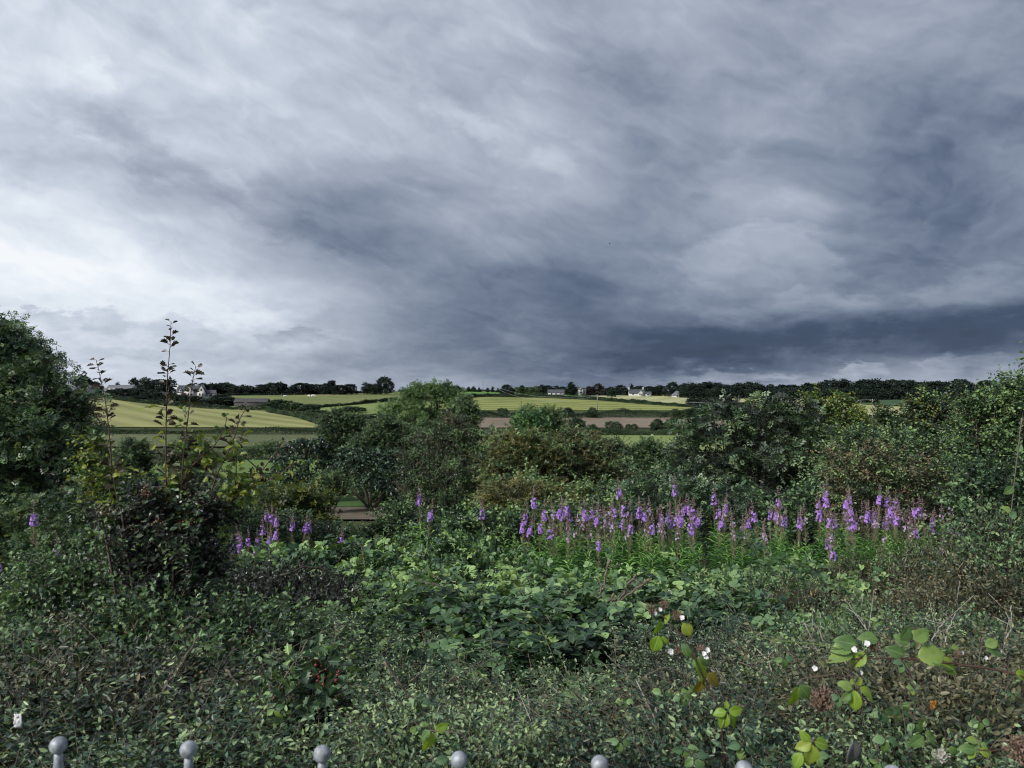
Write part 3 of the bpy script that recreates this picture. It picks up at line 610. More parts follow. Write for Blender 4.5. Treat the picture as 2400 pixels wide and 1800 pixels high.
for i, (x, t, w, m_) in enumerate(rowE): fartree('broadleaf_tree', f'{ordl(i,len(rowE))} {"pale green" if m_=="farlight" else "dark"} tree in the row behind the low white cottage', 'tree', x, t, w, 680, pick('r1','r2','w1','r3') if x != 1337 else 't1', m_, 'trees behind the white cottage')
rowF = [(1366,911,22,'farlight','r1'),(1384,907,26,'farred','r2'),(1403,900,36,'farred','t1'),(1433,908,26,'fardark','r3'),(1455,904,30,'fardark','r1'),(1480,901,24,'fardark','c1'),(1500,906,36,'fardark','r2'),(1521,907,30,'fardark','r1'),(1547,904,32,'fardark','r3'),(1536,909,24,'fardark','b1')]
for i, (x, t, w, m_, v) in enumerate(rowF): fartree('broadleaf_tree', f'{ordl(i,len(rowF))} tree between the black gabled white house and the lone tall tree by the wood', 'tree', x, t, w, 690, v, m_, 'trees around the twin chimney cottage')
fartree('broadleaf_tree', 'round tree in front of the reddish conifers at the left edge of the wheat', 'tree', 1434, 912, 22, 600, 'r2', 'fardark')
rowG = [(1577,896,28),(1605,902,34),(1618,898,46),(1645,897,46),(1668,896,46),(1692,902,36),(1716,899,40),(1741,896,40),(1768,897,42),(1790,902,34),(1810,905,34),(1835,903,40),(1860,903,36),(1879,906,30),(1900,898,36),(1922,896,38),(1950,889,44),(1975,893,40),(1998,889,48),(2025,890,42),(2050,888,44),(2075,893,40),(2096,890,36),(2123,891,40),(2143,894,36),(2163,894,44),(2188,895,42),(2207,893,36),(2225,899,34),(2241,889,30),(2258,893,42),(2283,890,44),(2307,892,44),(2332,893,42),(2356,893,42),(2380,894,42),(2405,893,42)]
for i, (x, t, w) in enumerate(rowG): fartree('wood_tree', 'tall round crowned dark tree in the long wood along the right skyline' if i else 'tall lone tree at the left end of the dark wood on the skyline', 'tree', x, t, w, 650 + rng.uniform(-15, 15), pick('r1','r2','r3','w1','w2'), 'fardark', 'tall trees of the wood on the right', wk=1.4)
for i, x in enumerate(range(1612, 2440, 22)): fartree('wood_tree', 'low edge tree in front of the dark wood on the right skyline', 'tree', x + rng.uniform(-5, 5), rng.uniform(908, 914), rng.uniform(30, 42), 625 + rng.uniform(-8, 8), pick('r1','r2','r3','b1'), 'fardark', 'edge trees of the wood on the right', trunk=False)
# bare trees above the wood
for j, x in enumerate((2079, 2101)):
    mt = MB(); b0 = np.array([0, 0, 0.]); 
    for q_ in range(26):
        a = rng.uniform(0, 6.28); e = np.array([math.cos(a) * rng.uniform(.5, 3), math.sin(a) * 2, rng.uniform(10, 17)]); tube(mt, [(0, 0, 0), e * np.array([.3, .3, .55]), e], [.28, .14, .05], 4)
    tag(link('bare_tree', mt.mesh('bare_tree', plain('bare_bark', (.16, .14, .12), (.24, .22, .2)))), ('left' if j == 0 else 'right') + ' one of two leafless pale trees rising above the dark wood', 'tree', 'bare trees above the wood').location = tuple(gp(x, 655))
# bushes in and between the fields
fb = [(1178,958,26,295,'round hedge bush left of the others in the hedge under the centre meadow','b1'),(1330,957,30,295,'second round bush in the hedge under the centre meadow','r1'),(1388,956,26,295,'round bush beside the near utility pole in the middle hedge','r2'),
 (1352,979,36,205,'leftmost squat round bush standing on the brown field','r3'),(1437,989,38,200,'low spreading bush in the middle of the brown field','b1'),(1480,995,26,198,'very low bush right of centre at the edge of the brown field','b2'),(1540,983,32,201,'left of the two tall round bushes on the brown field','r1'),(1578,981,40,200,'right of the two tall round bushes on the brown field','r2'),(1390,996,24,199,'tiny low bush between the round bushes on the brown field','b2'),
 (1590,960,34,290,'small dark bush at the right part of the middle hedge','b1'),(1630,958,40,290,'larger dark bush at the right part of the middle hedge','b2'),(1665,956,44,285,'dark bush in the middle hedge close to the elder','b1'),
 (1625,930,32,440,'leftmost bush in the clump standing at the near edge of the wheat','r1'),(1650,932,36,440,'second bush in the clump at the near edge of the wheat','r2'),(1680,931,34,440,'third bush in the clump at the near edge of the wheat','r3'),(1708,937,30,440,'rightmost bush in the clump at the near edge of the wheat','r1'),
 (1655,942,70,400,'long low thicket below the bush clump by the wheat','b1'),(1720,946,60,380,'broad dark scrub right of the bush clump by the wheat','b2'),
 (2021,929,28,520,'left of two dark bushes between wheat and green crop','b1'),(2043,929,28,518,'right of two dark bushes between wheat and green crop','b2'),(1992,932,30,500,'third dark bush hanging over the wheat beside the two','b2'),(2225,926,18,560,'tiny bush at the far edge of the dark green crop','r1'),
 (663,938,50,360,'tallest bush in the scrub between the hay field and pasture','b1'),(690,944,52,345,'second bush in the scrub between the hay field and pasture','b2'),(722,949,50,335,'right bush in the scrub between the hay field and pasture','b1'),(632,945,36,370,'left bush in the scrub beside the low dark barn','b2'),
 (745,962,54,300,'bush at the corner of hay field and lower pasture','b1'),(700,966,40,310,'low bush along the right edge of the hay field','b2'),(762,972,50,270,'bush at the right tip of the hay field','b2'),(815,954,44,330,'dark rounded bush standing in front of the lower pasture','b1'),(838,956,40,330,'dark rounded bush at the right side of the lower pasture','b2'),
 (875,975,60,280,'long scrub bush below the lower pasture','b1'),(820,985,60,250,'broad scrub bush beyond the ivy clad tree','b2'),(900,995,70,230,'broad scrub bush under the left side of the ash','b1'),
 (520,926,60,400,'big dark bush in front of the garage of the white house','r1'),(545,934,30,400,'dark bush touching the left end of the low dark barn','b1'),(490,938,40,400,'low bush left of the big one before the garage','b2'),(628,944,30,385,'grey bush at the right end of the low dark barn','b1'),
 (450,930,44,420,'round bush below the right wing of the white house','r2'),(415,926,40,430,'bush below the left wing of the white house','b1'),(385,920,44,440,'bush in the garden left of the white house','b2'),(355,914,44,450,'bush in the garden between the two houses','r3'),(330,910,40,460,'bush below the right end of the grey bungalow','b1'),(300,912,40,465,'bush below the middle of the grey bungalow','b2'),(270,912,40,470,'bush below the left half of the grey bungalow','b1'),(372,936,50,400,'low bush at the top edge of the hay field','b2'),(425,944,50,385,'low bush at the top edge of the hay field near the dark shed','b1'),(310,930,50,420,'low bush along the top left edge of the hay field','b2'),
 (529,1001,13,190,'single small round bush in the hedge under the hay field','r1')]
for x, t, w, d_, lb, v in fb: fartree('field_bush', lb, 'bush', x, t, w, d_, v, 'hedge' if d_ < 400 else 'fardark', 'bushes among the fields', trunk=False)
def hedge(label, pts, hpx, wid=2.0, q=None, mat='hedge', dens=1.0, var=.35):
    xs_ = np.arange(pts[0][0], pts[-1][0], 3.); C = np.array([gp(x, dpt(x, curve_at(pts, x))) for x in xs_])
    kk = np.ones(9) / 9; Cp = np.pad(C, ((4, 4), (0, 0)), 'edge'); C = np.stack([np.convolve(Cp[:, i], kk, 'valid') for i in range(3)], 1); C[:, 2] = height(C[:, 0], C[:, 1])
    seg = np.linalg.norm(np.diff(C, axis=0), axis=1); s = np.concatenate([[0], np.cumsum(seg)]); Lt = s[-1]; dm = C[:, 1].mean()
    q = q or max(.22, dm / 1000 * 1.1); hm = hpx / F * dm; n_ = int(Lt * (hm * 2 + wid) / (q * q * .3) * 1.6 * dens); n_ = min(n_, 26000)
    t = rng.uniform(0, Lt, n_); P = np.stack([np.interp(t, s, C[:, i]) for i in range(3)], 1)
    bump = 1 + var * (np.sin(t / 5.3 + 1) * .4 + np.sin(t / 2.1) * .3 + np.sin(t / 13.7 + 2) * .5 + np.sin(t / 1.1) * .2)
    hh = np.interp(P[:, 1], [P[:, 1].min(), P[:, 1].max() + .1], [1, 1]) * hpx / F * P[:, 1]
    th = rng.uniform(0, math.pi, n_); sh = rng.uniform(.75, 1.05, n_)
    P[:, 1] += np.cos(th) * wid / 2 * sh; P[:, 0] += rng.normal(size=n_) * .15; P[:, 2] += np.sin(th) ** .6 * hh * bump * sh
    ml = MB(); leaves(ml, T_DIA, P, rv(n_), rv(n_) + np.array([0, -.5, .7]), q * rng.uniform(.6, 1.4, n_), np.clip(.42 + .15 * np.sin(t / 3.1) + rng.normal(size=n_) * .2, 0, 1))
    org = C[len(C) // 2]; ml.V = [v - org for v in ml.V]; o_ = link('hedge', ml.mesh('hedge', M[mat])); o_.location = tuple(org); return tag(o_, label, 'hedge')
hedge('long low dark hedge along the near edge of the striped hay field', [(-100,1019),(400,1020),(900,1021)], 14, 2.5)
hedge('ragged hedge along the top edge of the striped hay field', [(120,924),(180,926),(330,946),(480,959),(640,964)], 11, 3)
hedge('hedge dividing the cattle pasture from the lower pasture', [(700,960),(740,957),(830,950),(930,939),(1080,933)], 7, 2)
hedge('dark hedge under the lower pasture', [(700,978),(900,978),(1080,978)], 8, 3)
hedge('scrubby hedge at the right edge of the striped hay field', [(620,966),(700,980),(775,1006)], 10, 3)
hedge('hedge running down along the top of the centre meadow to the wheat', [(1060,932),(1150,931),(1260,933),(1400,939),(1500,948),(1620,956),(1740,965)], 8.5, 2.5)
hedge('thick dark hedge between the centre meadow and the brown field', [(1040,981),(1400,981),(1760,981)], 17, 3)
hedge('thick hedge along the near edge of the brown field', [(1290,1022),(1500,1022),(1720,1022)], 16, 3)
hedge('thin far hedge under the small skyline trees by the pole', [(930,919),(1100,918),(1200,918),(1290,921)], 4, 2, mat='fardark')
hedge('thin hedge line at the far end of the cattle pasture', [(520,928),(700,926),(900,920)], 4, 2, mat='fardark')
hedge('low scrubby hedge along the far side of the green paddock', [(-100,1080),(200,1080),(560,1082),(900,1080)], 9, 2, q=.2, dens=.5, var=.9)
hedge('low hedge in front of the bright green paddock', [(420,1128),(700,1130),(1000,1130)], 12, 2.5, q=.16, dens=.8)

# ------------------------------------------------------------------ buildings
M['wallw'] = plain('white_render', (.46, .46, .46), (.56, .56, .55), .8, .6)
M['slate'] = plain('slate_roof', (.055, .06, .07), (.09, .095, .11), .6, 1.5)
M['slateg'] = plain('grey_roof', (.12, .125, .135), (.17, .175, .19), .7, 1.5)
M['glass'] = plain('dark_glass', (.02, .025, .03), (.03, .035, .04), .1, 2, .8)
M['frame'] = plain('white_frame', (.7, .7, .7), None, .5, 2)
M['brick'] = plain('chimney_render', (.45, .44, .42), (.55, .54, .52), .8, 2)
M['shed'] = plain('dark_sheeting', (.05, .048, .05), (.085, .08, .085), .7, .7)
M['greenshed'] = plain('green_sheeting', (.035, .05, .042), (.05, .07, .058), .7, .7)
M['blue'] = plain('pale_blue_render', (.40, .50, .55), (.46, .56, .6), .8, .6)
def box(mb, x0, x1, y0, y1, z0, z1, mi=0):
    v = [(x0, y0, z0), (x1, y0, z0), (x1, y1, z0), (x0, y1, z0), (x0, y0, z1), (x1, y0, z1), (x1, y1, z1), (x0, y1, z1)]
    mb.raw(v, [(0, 3, 2, 1), (4, 5, 6, 7), (0, 1, 5, 4), (1, 2, 6, 5), (2, 3, 7, 6), (3, 0, 4, 7)], mi)
def gabled(x0, x1, y0, y1, h, rh, axis, ov=.35, hip=0):
    """walls and roof meshes; axis 'x' = ridge along x"""
    w, r_ = MB(), MB(); box(w, x0, x1, y0, y1, -1.5, h)
    if axis == 'x':
        ym = (y0 + y1) / 2
        if not hip:
            for xx in (x0, x1): w.raw([(xx, y0, h), (xx, y1, h), (xx, ym, h + rh)], [(0, 1, 2)])
        a = [(x0 - ov, y0 - ov, h - .2), (x1 + ov, y0 - ov, h - .2), (x1 + ov - hip, ym, h + rh + .1), (x0 - ov + hip, ym, h + rh + .1), (x0 - ov, y1 + ov, h - .2), (x1 + ov, y1 + ov, h - .2)]
    else:
        xm = (x0 + x1) / 2
        for yy in (y0, y1): w.raw([(x0, yy, h), (x1, yy, h), (xm, yy, h + rh)], [(0, 1, 2)])
        a = [(x0 - ov, y0 - ov, h - .2), (x0 - ov, y1 + ov, h - .2), (xm, y1 + ov, h + rh + .1), (xm, y0 - ov, h + rh + .1), (x1 + ov, y0 - ov, h - .2), (x1 + ov, y1 + ov, h - .2)]
    if axis == 'x': fs = [(0, 1, 2, 3), (3, 2, 5, 4)]; 
    else: fs = [(0, 3, 2, 1), (3, 4, 5, 2)]
    if hip: fs += [(0, 3, 4), (1, 5, 2)]
    low = [(x, y, z - .18) for x, y, z in a]; n_ = len(a)
    r_.raw(a + low, fs + [tuple(i + n_ for i in f[::-1]) for f in fs] + ([(0, n_, n_ + 1, 1), (4, 5, n_ + 5, n_ + 4)] if axis == 'x' else [(0, 1, n_ + 1, n_), (4, n_ + 4, n_ + 5, 5), (3, 0, n_, n_ + 3), (4, 3, n_ + 3, n_ + 4)]))
    return w, r_
def house(name, label, px, d, wpx, blocks, wins, chims=(), lights=(), roofm='slate', wallm='wallw', rz=0, depth=8, up=0):
    p_ = gp(px, d); p_[2] += up; root = thing(name, label, 'house' if 'house' in name or 'cottage' in name or 'bungalow' in name else 'shed', tuple(p_), None, rz)
    for bl in blocks:
        w, r_ = gabled(*bl[:7], hip=bl[8] if len(bl) > 8 else 0); wl = link('wall', w.mesh('wall', M[bl[7] or wallm]), root); rf = link('roof', r_.mesh('roof', M[roofm]), root)
    for (x, y, z, w_, h_) in wins:
        f_ = MB(); box(f_, x - w_ / 2 - .12, x + w_ / 2 + .12, y - .08, y + .1, z - .12, z + h_ + .12); wo_ = link('window', f_.mesh('window', M['frame']), root)
        g_ = MB(); box(g_, x - w_ / 2, x + w_ / 2, y - .12, y - .07, z, z + h_); link('pane', g_.mesh('pane', M['glass']), wo_)
    for (x, y, z0, z1) in chims:
        c_ = MB(); box(c_, x - .55, x + .55, y - .4, y + .4, z0, z1); box(c_, x - .65, x + .65, y - .5, y + .5, z1, z1 + .2); link('chimney', c_.mesh('chimney', M['wallw']), root)
    for (x, y, z) in lights:
        c_ = MB(); s_ = .5; c_.raw([(x - .6, y, z), (x + .6, y, z), (x + .6, y + s_, z + s_), (x - .6, y + s_, z + s_)], [(0, 1, 2, 3)]); link('skylight', c_.mesh('skylight', M['frame']), root)
    return root
house('long_bungalow', 'long bungalow with a big grey roof, skylights and white dormer on the left hill', 273, 530, 77,
      [(-10, 11, 0, 9, 2.6, 4.0, 'x', None), (1.6, 4.6, -.1, 4, 3.5, 1.1, 'y', 'wallw'), (-12.5, -9.9, 1, 7, 2.4, 2.2, 'x', None)],
      [(2.4, -.15, 2.6, .9, 1), (3.8, -.15, 2.6, .9, 1), (-6, 0, 1, 1.6, 1.2), (-2, 0, 1, 1.6, 1.2), (7, 0, 1, 1.6, 1.2)], [], [(-7, .9, 3.6), (-1, .9, 3.6), (-3.6, .9, 3.6)], 'slateg', rz=R(-14), up=.5)
house('gabled_house', 'white house with a broad front gable, dormer and slate roof on the left hill', 444, 520, 60,
      [(-9, 6, 2, 9, 3.2, 4.4, 'x', None), (-4.2, 3.0, -.6, 5, 3.2, 4.0, 'y', None), (5.2, 10, 0, 6, 3.6, 4.6, 'y', None), (-7.7, -5.6, 1.9, 5, 4.6, 1.4, 'y', None), (10.4, 16, 3, 8, 2.4, 2.0, 'x', 'brick')],
      [(-2.6, -.7, .9, 1, 1.4), (-.6, -.7, .9, 1, 1.4), (1.4, -.7, .9, 1, 1.4), (6.6, -.1, .9, .8, 1.3), (8.6, -.1, .9, .8, 1.3), (7.6, -.1, 4.2, .8, 1.3), (-6.6, 1.8, 3.9, .8, 1.0), (-.6, -.7, 4.2, .8, 1.1), (13.4, 2.9, .4, 1.6, 1.8)], [(-9, 5, 5, 8)], rz=R(6), up=.4)
house('far_bungalow', 'grey roofed bungalow half hidden behind the branches of the big left tree', 182, 540, 50, [(-8, 8, 0, 8, 2.4, 3.2, 'x', None)], [(-3, 0, 1, 1.5, 1.1), (3, 0, 1, 1.5, 1.1)], [], [], 'slateg', up=.5)
house('farm_shed', 'long low dark sheeted shed at the corner of the hay field', 588, 392, 77, [(-8.5, 8, 0, 7, 2.4, 1.6, 'x', 'shed')], [], [], [], 'shed', 'shed', rz=R(4), up=.3)
house('green_shed', 'small dark green shed below the garage of the white house', 482, 430, 30, [(-4, 4, 0, 5, 2.6, .8, 'x', 'greenshed')], [], [], [], 'greenshed', 'greenshed', up=.3)
house('low_cottage', 'low white cottage with a dark roof left of the bright white house', 1303, 610, 36, [(-6.5, 6.5, 0, 6, 2.2, 2.2, 'x', None)], [(-3.5, 0, .8, 1, 1), (0, 0, .8, 1, 1), (3.5, 0, .8, 1, 1)], [], [], rz=R(-5), up=.9)
house('white_house', 'bright white house with a tall glazed gable on the centre skyline', 1354, 680, 42,
      [(-7.5, 1, 0, 7, 3.0, 3.2, 'x', None), (0, 5, -1, 6, 3.2, 3.0, 'y', None), (5.4, 7.5, 1, 5, 2.6, 1.6, 'x', None)], [(2.5, -1.1, 3.0, 2.0, 1.8), (-5, 0, 1, 1, 1.1), (-2, 0, 1, 1, 1.1), (2.5, -1.1, .5, 2, 1.6), (6.5, .9, .8, .8, 1)], [(-7, 3.5, 5.2, 7)], up=1.6)
house('chimney_cottage', 'dark roofed white cottage with two white chimneys at the far edge of the wheat', 1492, 655, 40,
      [(-6, 7, 1, 7, 2.4, 3.2, 'x', None), (1.2, 5.6, -.6, 4, 2.4, 2.6, 'y', None), (7.4, 13, 1.5, 6, 2.0, 1.6, 'x', 'blue')], [(2.6, -.7, .9, .9, 1.2), (4.2, -.7, .9, .9, 1.2), (-3, 1, .9, 1.1, 1.1), (10, 1.4, .7, 1.6, 1.2)], [(-5.8, 4, 4.6, 7.4), (6.4, 4, 4.6, 7.4)], up=.8)
house('hipped_cottage', 'low grey hip roofed cottage against the dark wood behind the wheat', 1594, 630, 30, [(-5.5, 5.5, 0, 8, 2.0, 3.0, 'x', None, 3.2)], [(-2.5, 0, .6, 1, 1), (2.5, 0, .6, 1, 1)], [], [], 'slateg', 'brick', up=.6)

# ------------------------------------------------------------------ poles, wires, fence posts
M['wood'] = plain('weathered_pole', (.20, .18, .16), (.30, .28, .25), .9, 3)
M['wire'] = plain('wire_metal', (.45, .46, .48), None, .4, 3, .5, .6)
def pole(label, px, top, d, off=.0):
    p_ = gp(px, d); h = E - (top - HY) / F * d - p_[2]; r = thing('utility_pole', label, 'pole', tuple(p_), 'utility poles')
    a = MB(); tube(a, [(0, 0, -.3), (0, 0, h)], [.24, .17], 8); link('post', a.mesh('post', M['wood']), r)
    b = MB(); box(b, -.9, .9, -.08, .08, h - .6, h - .42); link('crossarm', b.mesh('crossarm', M['wood']), r)
    for sx in (-.75, 0, .75):
        c = MB(); tube(c, [(sx, 0, h - .42), (sx, 0, h - .12)], [.07, .05], 6); link('insulator', c.mesh('insulator', M['wire']), r)
    return p_ + np.array([0, 0, h - .15])
tA = pole('far utility pole on the skyline against the clouds', 1132, 892, 560)
tB = pole('near utility pole standing in the centre meadow', 1400, 925, 330)
tC = pole('utility pole mostly hidden behind the right hand shrubs', 2045, 935, 262)
for q_, (a, b, sg, nm) in enumerate([(tA, tB, 5, 'upper wire sagging from the skyline pole to the meadow pole'), (tA + [.8, 0, -.3], tB + [.8, 0, -.3], 7, 'lower wire sagging from the skyline pole to the meadow pole'), (tB, tC, 2.5, 'wire running right from the meadow pole behind the elder')]):
    t = np.linspace(0, 1, 24)[:, None]; P = a + (b - a) * t; P[:, 2] -= (4 * sg * t * (1 - t))[:, 0]; mb = MB(); tube(mb, P - a, .045, 4); o_ = link('overhead_wire', mb.mesh('overhead_wire', M['wire'])); o_.location = tuple(a); tag(o_, nm, 'wire', 'overhead wires')
fp = [(660,927),(690,927),(716,926),(748,925),(765,925),(783,925),(806,925),(600,929),(630,928)]
for i, (px, py) in enumerate(fp):
    mb = MB(); box(mb, -.08, .08, -.08, .08, -.2, 1.5); o_ = link('fence_post', mb.mesh('fence_post', M['wood'])); o_.location = tuple(gp(px, dpt(px, py))); tag(o_, 'thin post of the wire fence across the top of the cattle pasture', 'post', 'posts of the pasture fence')
o_ = link('marker_post', (lambda m_: (box(m_, -.1, .1, -.1, .1, 0, 2.2), m_.mesh('marker_post', M['wood']))[1])(MB())); o_.location = tuple(gp(1587, 152)); tag(o_, 'single pale post in front of the hedge near the pale green field', 'post')

# ------------------------------------------------------------------ cattle
def cow(label, px, py, L_, face, head_down=True, mat=None):
    d_ = dpt(px, py); me = bpy.data.meshes.new('cow'); k = L_ / 2.2
    J = [(-.75, 0, 1.15, .34), (-.2, 0, 1.12, .40), (.4, 0, 1.15, .38), (.85, 0, 1.2 , .22), (1.2, 0, .75 if head_down else 1.5, .17), (1.42, 0, .32 if head_down else 1.5, .10),
         (-.8, .2, .8, .16), (-.86, .2, .42, .08), (-.80, .2, 0.03, .07), (-.8, -.2, .8, .16), (-.86, -.2, .42, .08), (-.74, -.2, .03, .07),
         (.55, .2, .75, .13), (.55, .2, .4, .075), (.58, .2, .03, .065), (.6, -.2, .75, .13), (.6, -.2, .4, .075), (.52, -.2, .03, .065), (-1.05, 0, 1.2, .06), (-1.12, 0, .6, .04)]
    Eg = [(0, 1), (1, 2), (2, 3), (3, 4), (4, 5), (0, 6), (6, 7), (7, 8), (0, 9), (9, 10), (10, 11), (2, 12), (12, 13), (13, 14), (2, 15), (15, 16), (16, 17), (0, 18), (18, 19)]
    me.from_pydata([(x * k, y * k, z * k) for x, y, z, r in J], Eg, []); me.materials.append(mat)
    o_ = link('cow', me); o_.location = tuple(gp(px, d_) + np.array([0, 0, .22])); o_.rotation_euler = (0, 0, face)
    md = o_.modifiers.new('skin', 'SKIN'); sk = me.skin_vertices[0].data if me.skin_vertices else None
    if sk is None: 
        import bmesh
        bm = bmesh.new(); bm.from_mesh(me); bm.verts.layers.skin.verify(); bm.to_mesh(me); bm.free(); sk = me.skin_vertices[0].data
    for i, j in enumerate(J): sk[i].radius = (j[3] * k, j[3] * k); sk[i].use_root = (i == 1)
    s_ = o_.modifiers.new('sub', 'SUBSURF'); s_.levels = 1; s_.render_levels = 1
    return tag(o_, label, 'cow', 'cattle on the hill pasture')
mw = plain('white_hide', (.70, .68, .64), (.8, .78, .75), .8, 2); mb_ = plain('black_hide', (.03, .028, .026), None, .8, 2)
cow('white cow grazing alone at the left of the hill pasture', 668, 932, 2.3, R(20), True, mw)
cow('left one of the pair of white cows grazing close together', 724, 931, 2.3, R(150), True, mw)
cow('right and larger one of the pair of white cows', 734, 932, 2.9, R(10), True, mw)
cow('small black cow far off to the right of the white pair', 779, 928, 2.2, R(185), True, mb_)

# ------------------------------------------------------------------ bird
def bird(label, px, py, d, sp):
    ml = MB(); body = np.array([(-.5, 0, 0), (-.2, .09, .03), (.25, .08, .04), (.5, 0, .02), (.25, -.08, .04), (-.2, -.09, .03), (0, 0, .12), (0, 0, -.09)]) * sp
    ml.raw(body, [(0, 1, 6), (1, 2, 6), (2, 3, 6), (3, 4, 6), (4, 5, 6), (5, 0, 6), (1, 0, 7), (2, 1, 7), (3, 2, 7), (4, 3, 7), (5, 4, 7), (0, 5, 7)])
    o_ = link('bird', None); o_.location = tuple(Wp(px, py, d)); tag(o_, label, 'bird', 'birds in flight'); o_.rotation_euler = (R(10), R(-20), R(20))
    mt_ = plain('dark_feather', (.015, .015, .018), None, .7, 4)
    link('body', ml.mesh('body', mt_), o_)
    for s_ in (1, -1):
        w = MB(); w.raw(np.array([(.25, .06 * s_, .04), (.3, .6 * s_, .28), (.02, 1.2 * s_, .12), (-.1, .6 * s_, .22), (-.18, .06 * s_, .03), (.0, .5 * s_, .30)]) * sp, [(0, 1, 5), (1, 2, 5), (2, 3, 5), (3, 4, 5), (4, 0, 5)]); link('wing', w.mesh('wing', mt_), o_)
    t_ = MB(); t_.raw(np.array([(-.4, .05, .01), (-.85, .16, 0), (-.85, -.16, 0), (-.4, -.05, .01)]) * sp, [(0, 1, 2, 3)]); link('tail', t_.mesh('tail', mt_), o_)
bird('small dark bird flying in the middle of the sky', 1429, 571, 60, .16)
bird('tiny faint bird high in the sky to the right', 1680, 515, 120, .13)
# ------------------------------------------------------------------ middle distance trees and shrubs
lobebush('elder_tree', 'big dark elder tree filling the left edge with twigs against the sky', 'tree', 9.0,
  [(-120,900,150,150,.4),(-30,850,85,70,.2),(20,850,70,62,0),(70,905,60,52,0),(0,960,110,90,-.3),(120,960,62,50,0),(160,1010,58,60,.2),(90,1050,100,90,-.4),(-60,1080,130,110,-.3),(170,1110,60,70,0),(60,1160,110,70,-.2),(185,930,28,16,0),(-40,790,60,40,0),(20,775,26,16,0),(60,805,34,24,0),(150,905,32,18,0)], 'elder', base=-60, dens=1.15, leafscale=.62, shell=(.5, 1.38), mix=('darkgreen', .2))
lobebush('ivy_tree', 'narrow ivy clad tree trunk with a forked leafy top left of the ash', 'tree', 48,
  [(790,985,26,22),(775,1000,22,24),(808,995,20,18),(792,1025,20,28),(790,1060,20,26),(835,985,18,12)], 'dark', leafscale=1.0)
lobebush('ivy_mound', 'dark round ivy covered bush behind the hawthorn, left of the pair', 'bush', 44,
  [(712,1080,60,46),(678,1095,42,36),(745,1095,38,36),(715,1052,38,22)], 'ivy', leafscale=1.15, skirt=1)
lobebush('ivy_mound', 'large dark ivy covered bush directly left of the dark central tree', 'bush', 40,
  [(832,1100,52,44),(885,1112,56,46),(930,1110,50,50),(850,1072,36,22),(915,1140,50,26),(805,1118,34,26)], 'ivy', leafscale=1.15, skirt=0)
lobebush('ash_tree', 'broad light green ash tree with open crown in the centre', 'tree', 50,
  [(1005,940,48,34),(960,955,38,30),(1055,945,40,32),(925,980,30,24),(1085,975,26,22),(1010,985,55,30),(965,925,26,18),(1035,918,28,18),(905,960,16,12),(1000,1015,50,30)], 'ash', base=1008, dens=1.0, trunk=.03, skirt=0)
lobebush('hedgerow_tree', 'dark shaggy tree leaning against the left side of the big central thorn', 'tree', 44,
  [(905,1005,30,30),(900,1035,38,36),(870,1045,36,28),(950,1040,36,40),(845,1055,26,20)], 'dark')
lobebush('ivy_tree', 'slim ivy wrapped stem with leafy top at the right side of the ash', 'tree', 40,
  [(1092,945,18,16),(1105,965,16,16),(1095,990,20,22),(1100,1025,20,26),(1085,1010,18,20)], 'dark', leafscale=.9)
lobebush('thorn_tree', 'big dark thorn tree with pale flecks in the middle of the picture', 'tree', 26,
  [(1045,1010,48,34),(1010,1050,55,45),(1085,1050,50,45),(1040,1095,75,52),(975,1100,40,42),(1110,1110,50,50),(1050,1150,80,52),(990,1165,50,46),(1100,1175,60,42),(1030,1205,80,40)], 'brown', mat='darkgreen', mix=('brown', .25), flowers=('umbel', 60, .03), leafscale=1.9)
lobebush('olive_thicket', 'olive and yellowish lichened thicket right of the central thorn tree', 'bush', 21,
  [(1190,1042,40,24),(1240,1030,34,26),(1285,1055,40,26),(1210,1085,55,34),(1270,1100,46,34),(1160,1075,30,26),(1180,1120,50,30)], 'olive', base=1230, bark='lichen', leafscale=1.5, dens=.8, mix=('haw', .4))
lobebush('brown_thicket', 'dark brownish thorn thicket forming the right half of the central shrubs', 'bush', 22,
  [(1330,1035,38,28),(1375,1055,44,32),(1300,1075,30,28),(1410,1085,40,34),(1355,1105,60,36),(1310,1130,50,30),(1425,1125,40,30)], 'olive', base=1360, mix=('darkgreen', .45), mat='brown', bark='lichen', leafscale=1.5, dens=.8)
lobebush('thorn_shrub', 'dull green thorn shrub low between the olive and brown thickets', 'bush', 17,
  [(1240,1140,50,28),(1310,1155,56,30),(1390,1160,60,34),(1190,1150,36,26),(1450,1160,36,30)], 'haw', mat='darkgreen', leafscale=2.2, bark='lichen')
lobebush('yellow_shrub', 'yellowish lichened bush low in front of the olive thicket', 'bush', 15,
  [(1205,1165,52,32),(1250,1170,46,28),(1165,1180,36,26),(1300,1180,50,28)], 'yellow', mat='olive', bark='lichen', leafscale=.9)
lobebush('young_tree', 'small fresh green tree rising above the olive thicket', 'tree', 30,
  [(1232,1000,26,26),(1250,985,22,18),(1262,1018,26,20),(1245,1030,30,20)], 'dark', mat='willow')
lobebush('grey_willow', 'grey green thin leaved willow beside the small fresh green tree', 'tree', 34,
  [(1285,985,30,22),(1300,1005,34,22),(1270,1010,28,24),(1225,975,24,14)], 'green', mat='ash', leafscale=.9, dens=.7)
lobebush('hedgerow_tree', 'bushy green tree in the dip between thicket and elder, below the pale field', 'tree', 34,
  [(1520,1052,26,22),(1500,1075,34,28),(1545,1075,32,28),(1480,1100,40,30),(1530,1105,50,36),(1575,1095,30,30)], 'dark')
lobebush('hedgerow_tree', 'small dark tree in front of the pale green field, right of the thicket', 'tree', 34,
  [(1435,1050,22,20),(1450,1075,30,26),(1420,1090,32,28),(1465,1095,30,28)], 'dark')
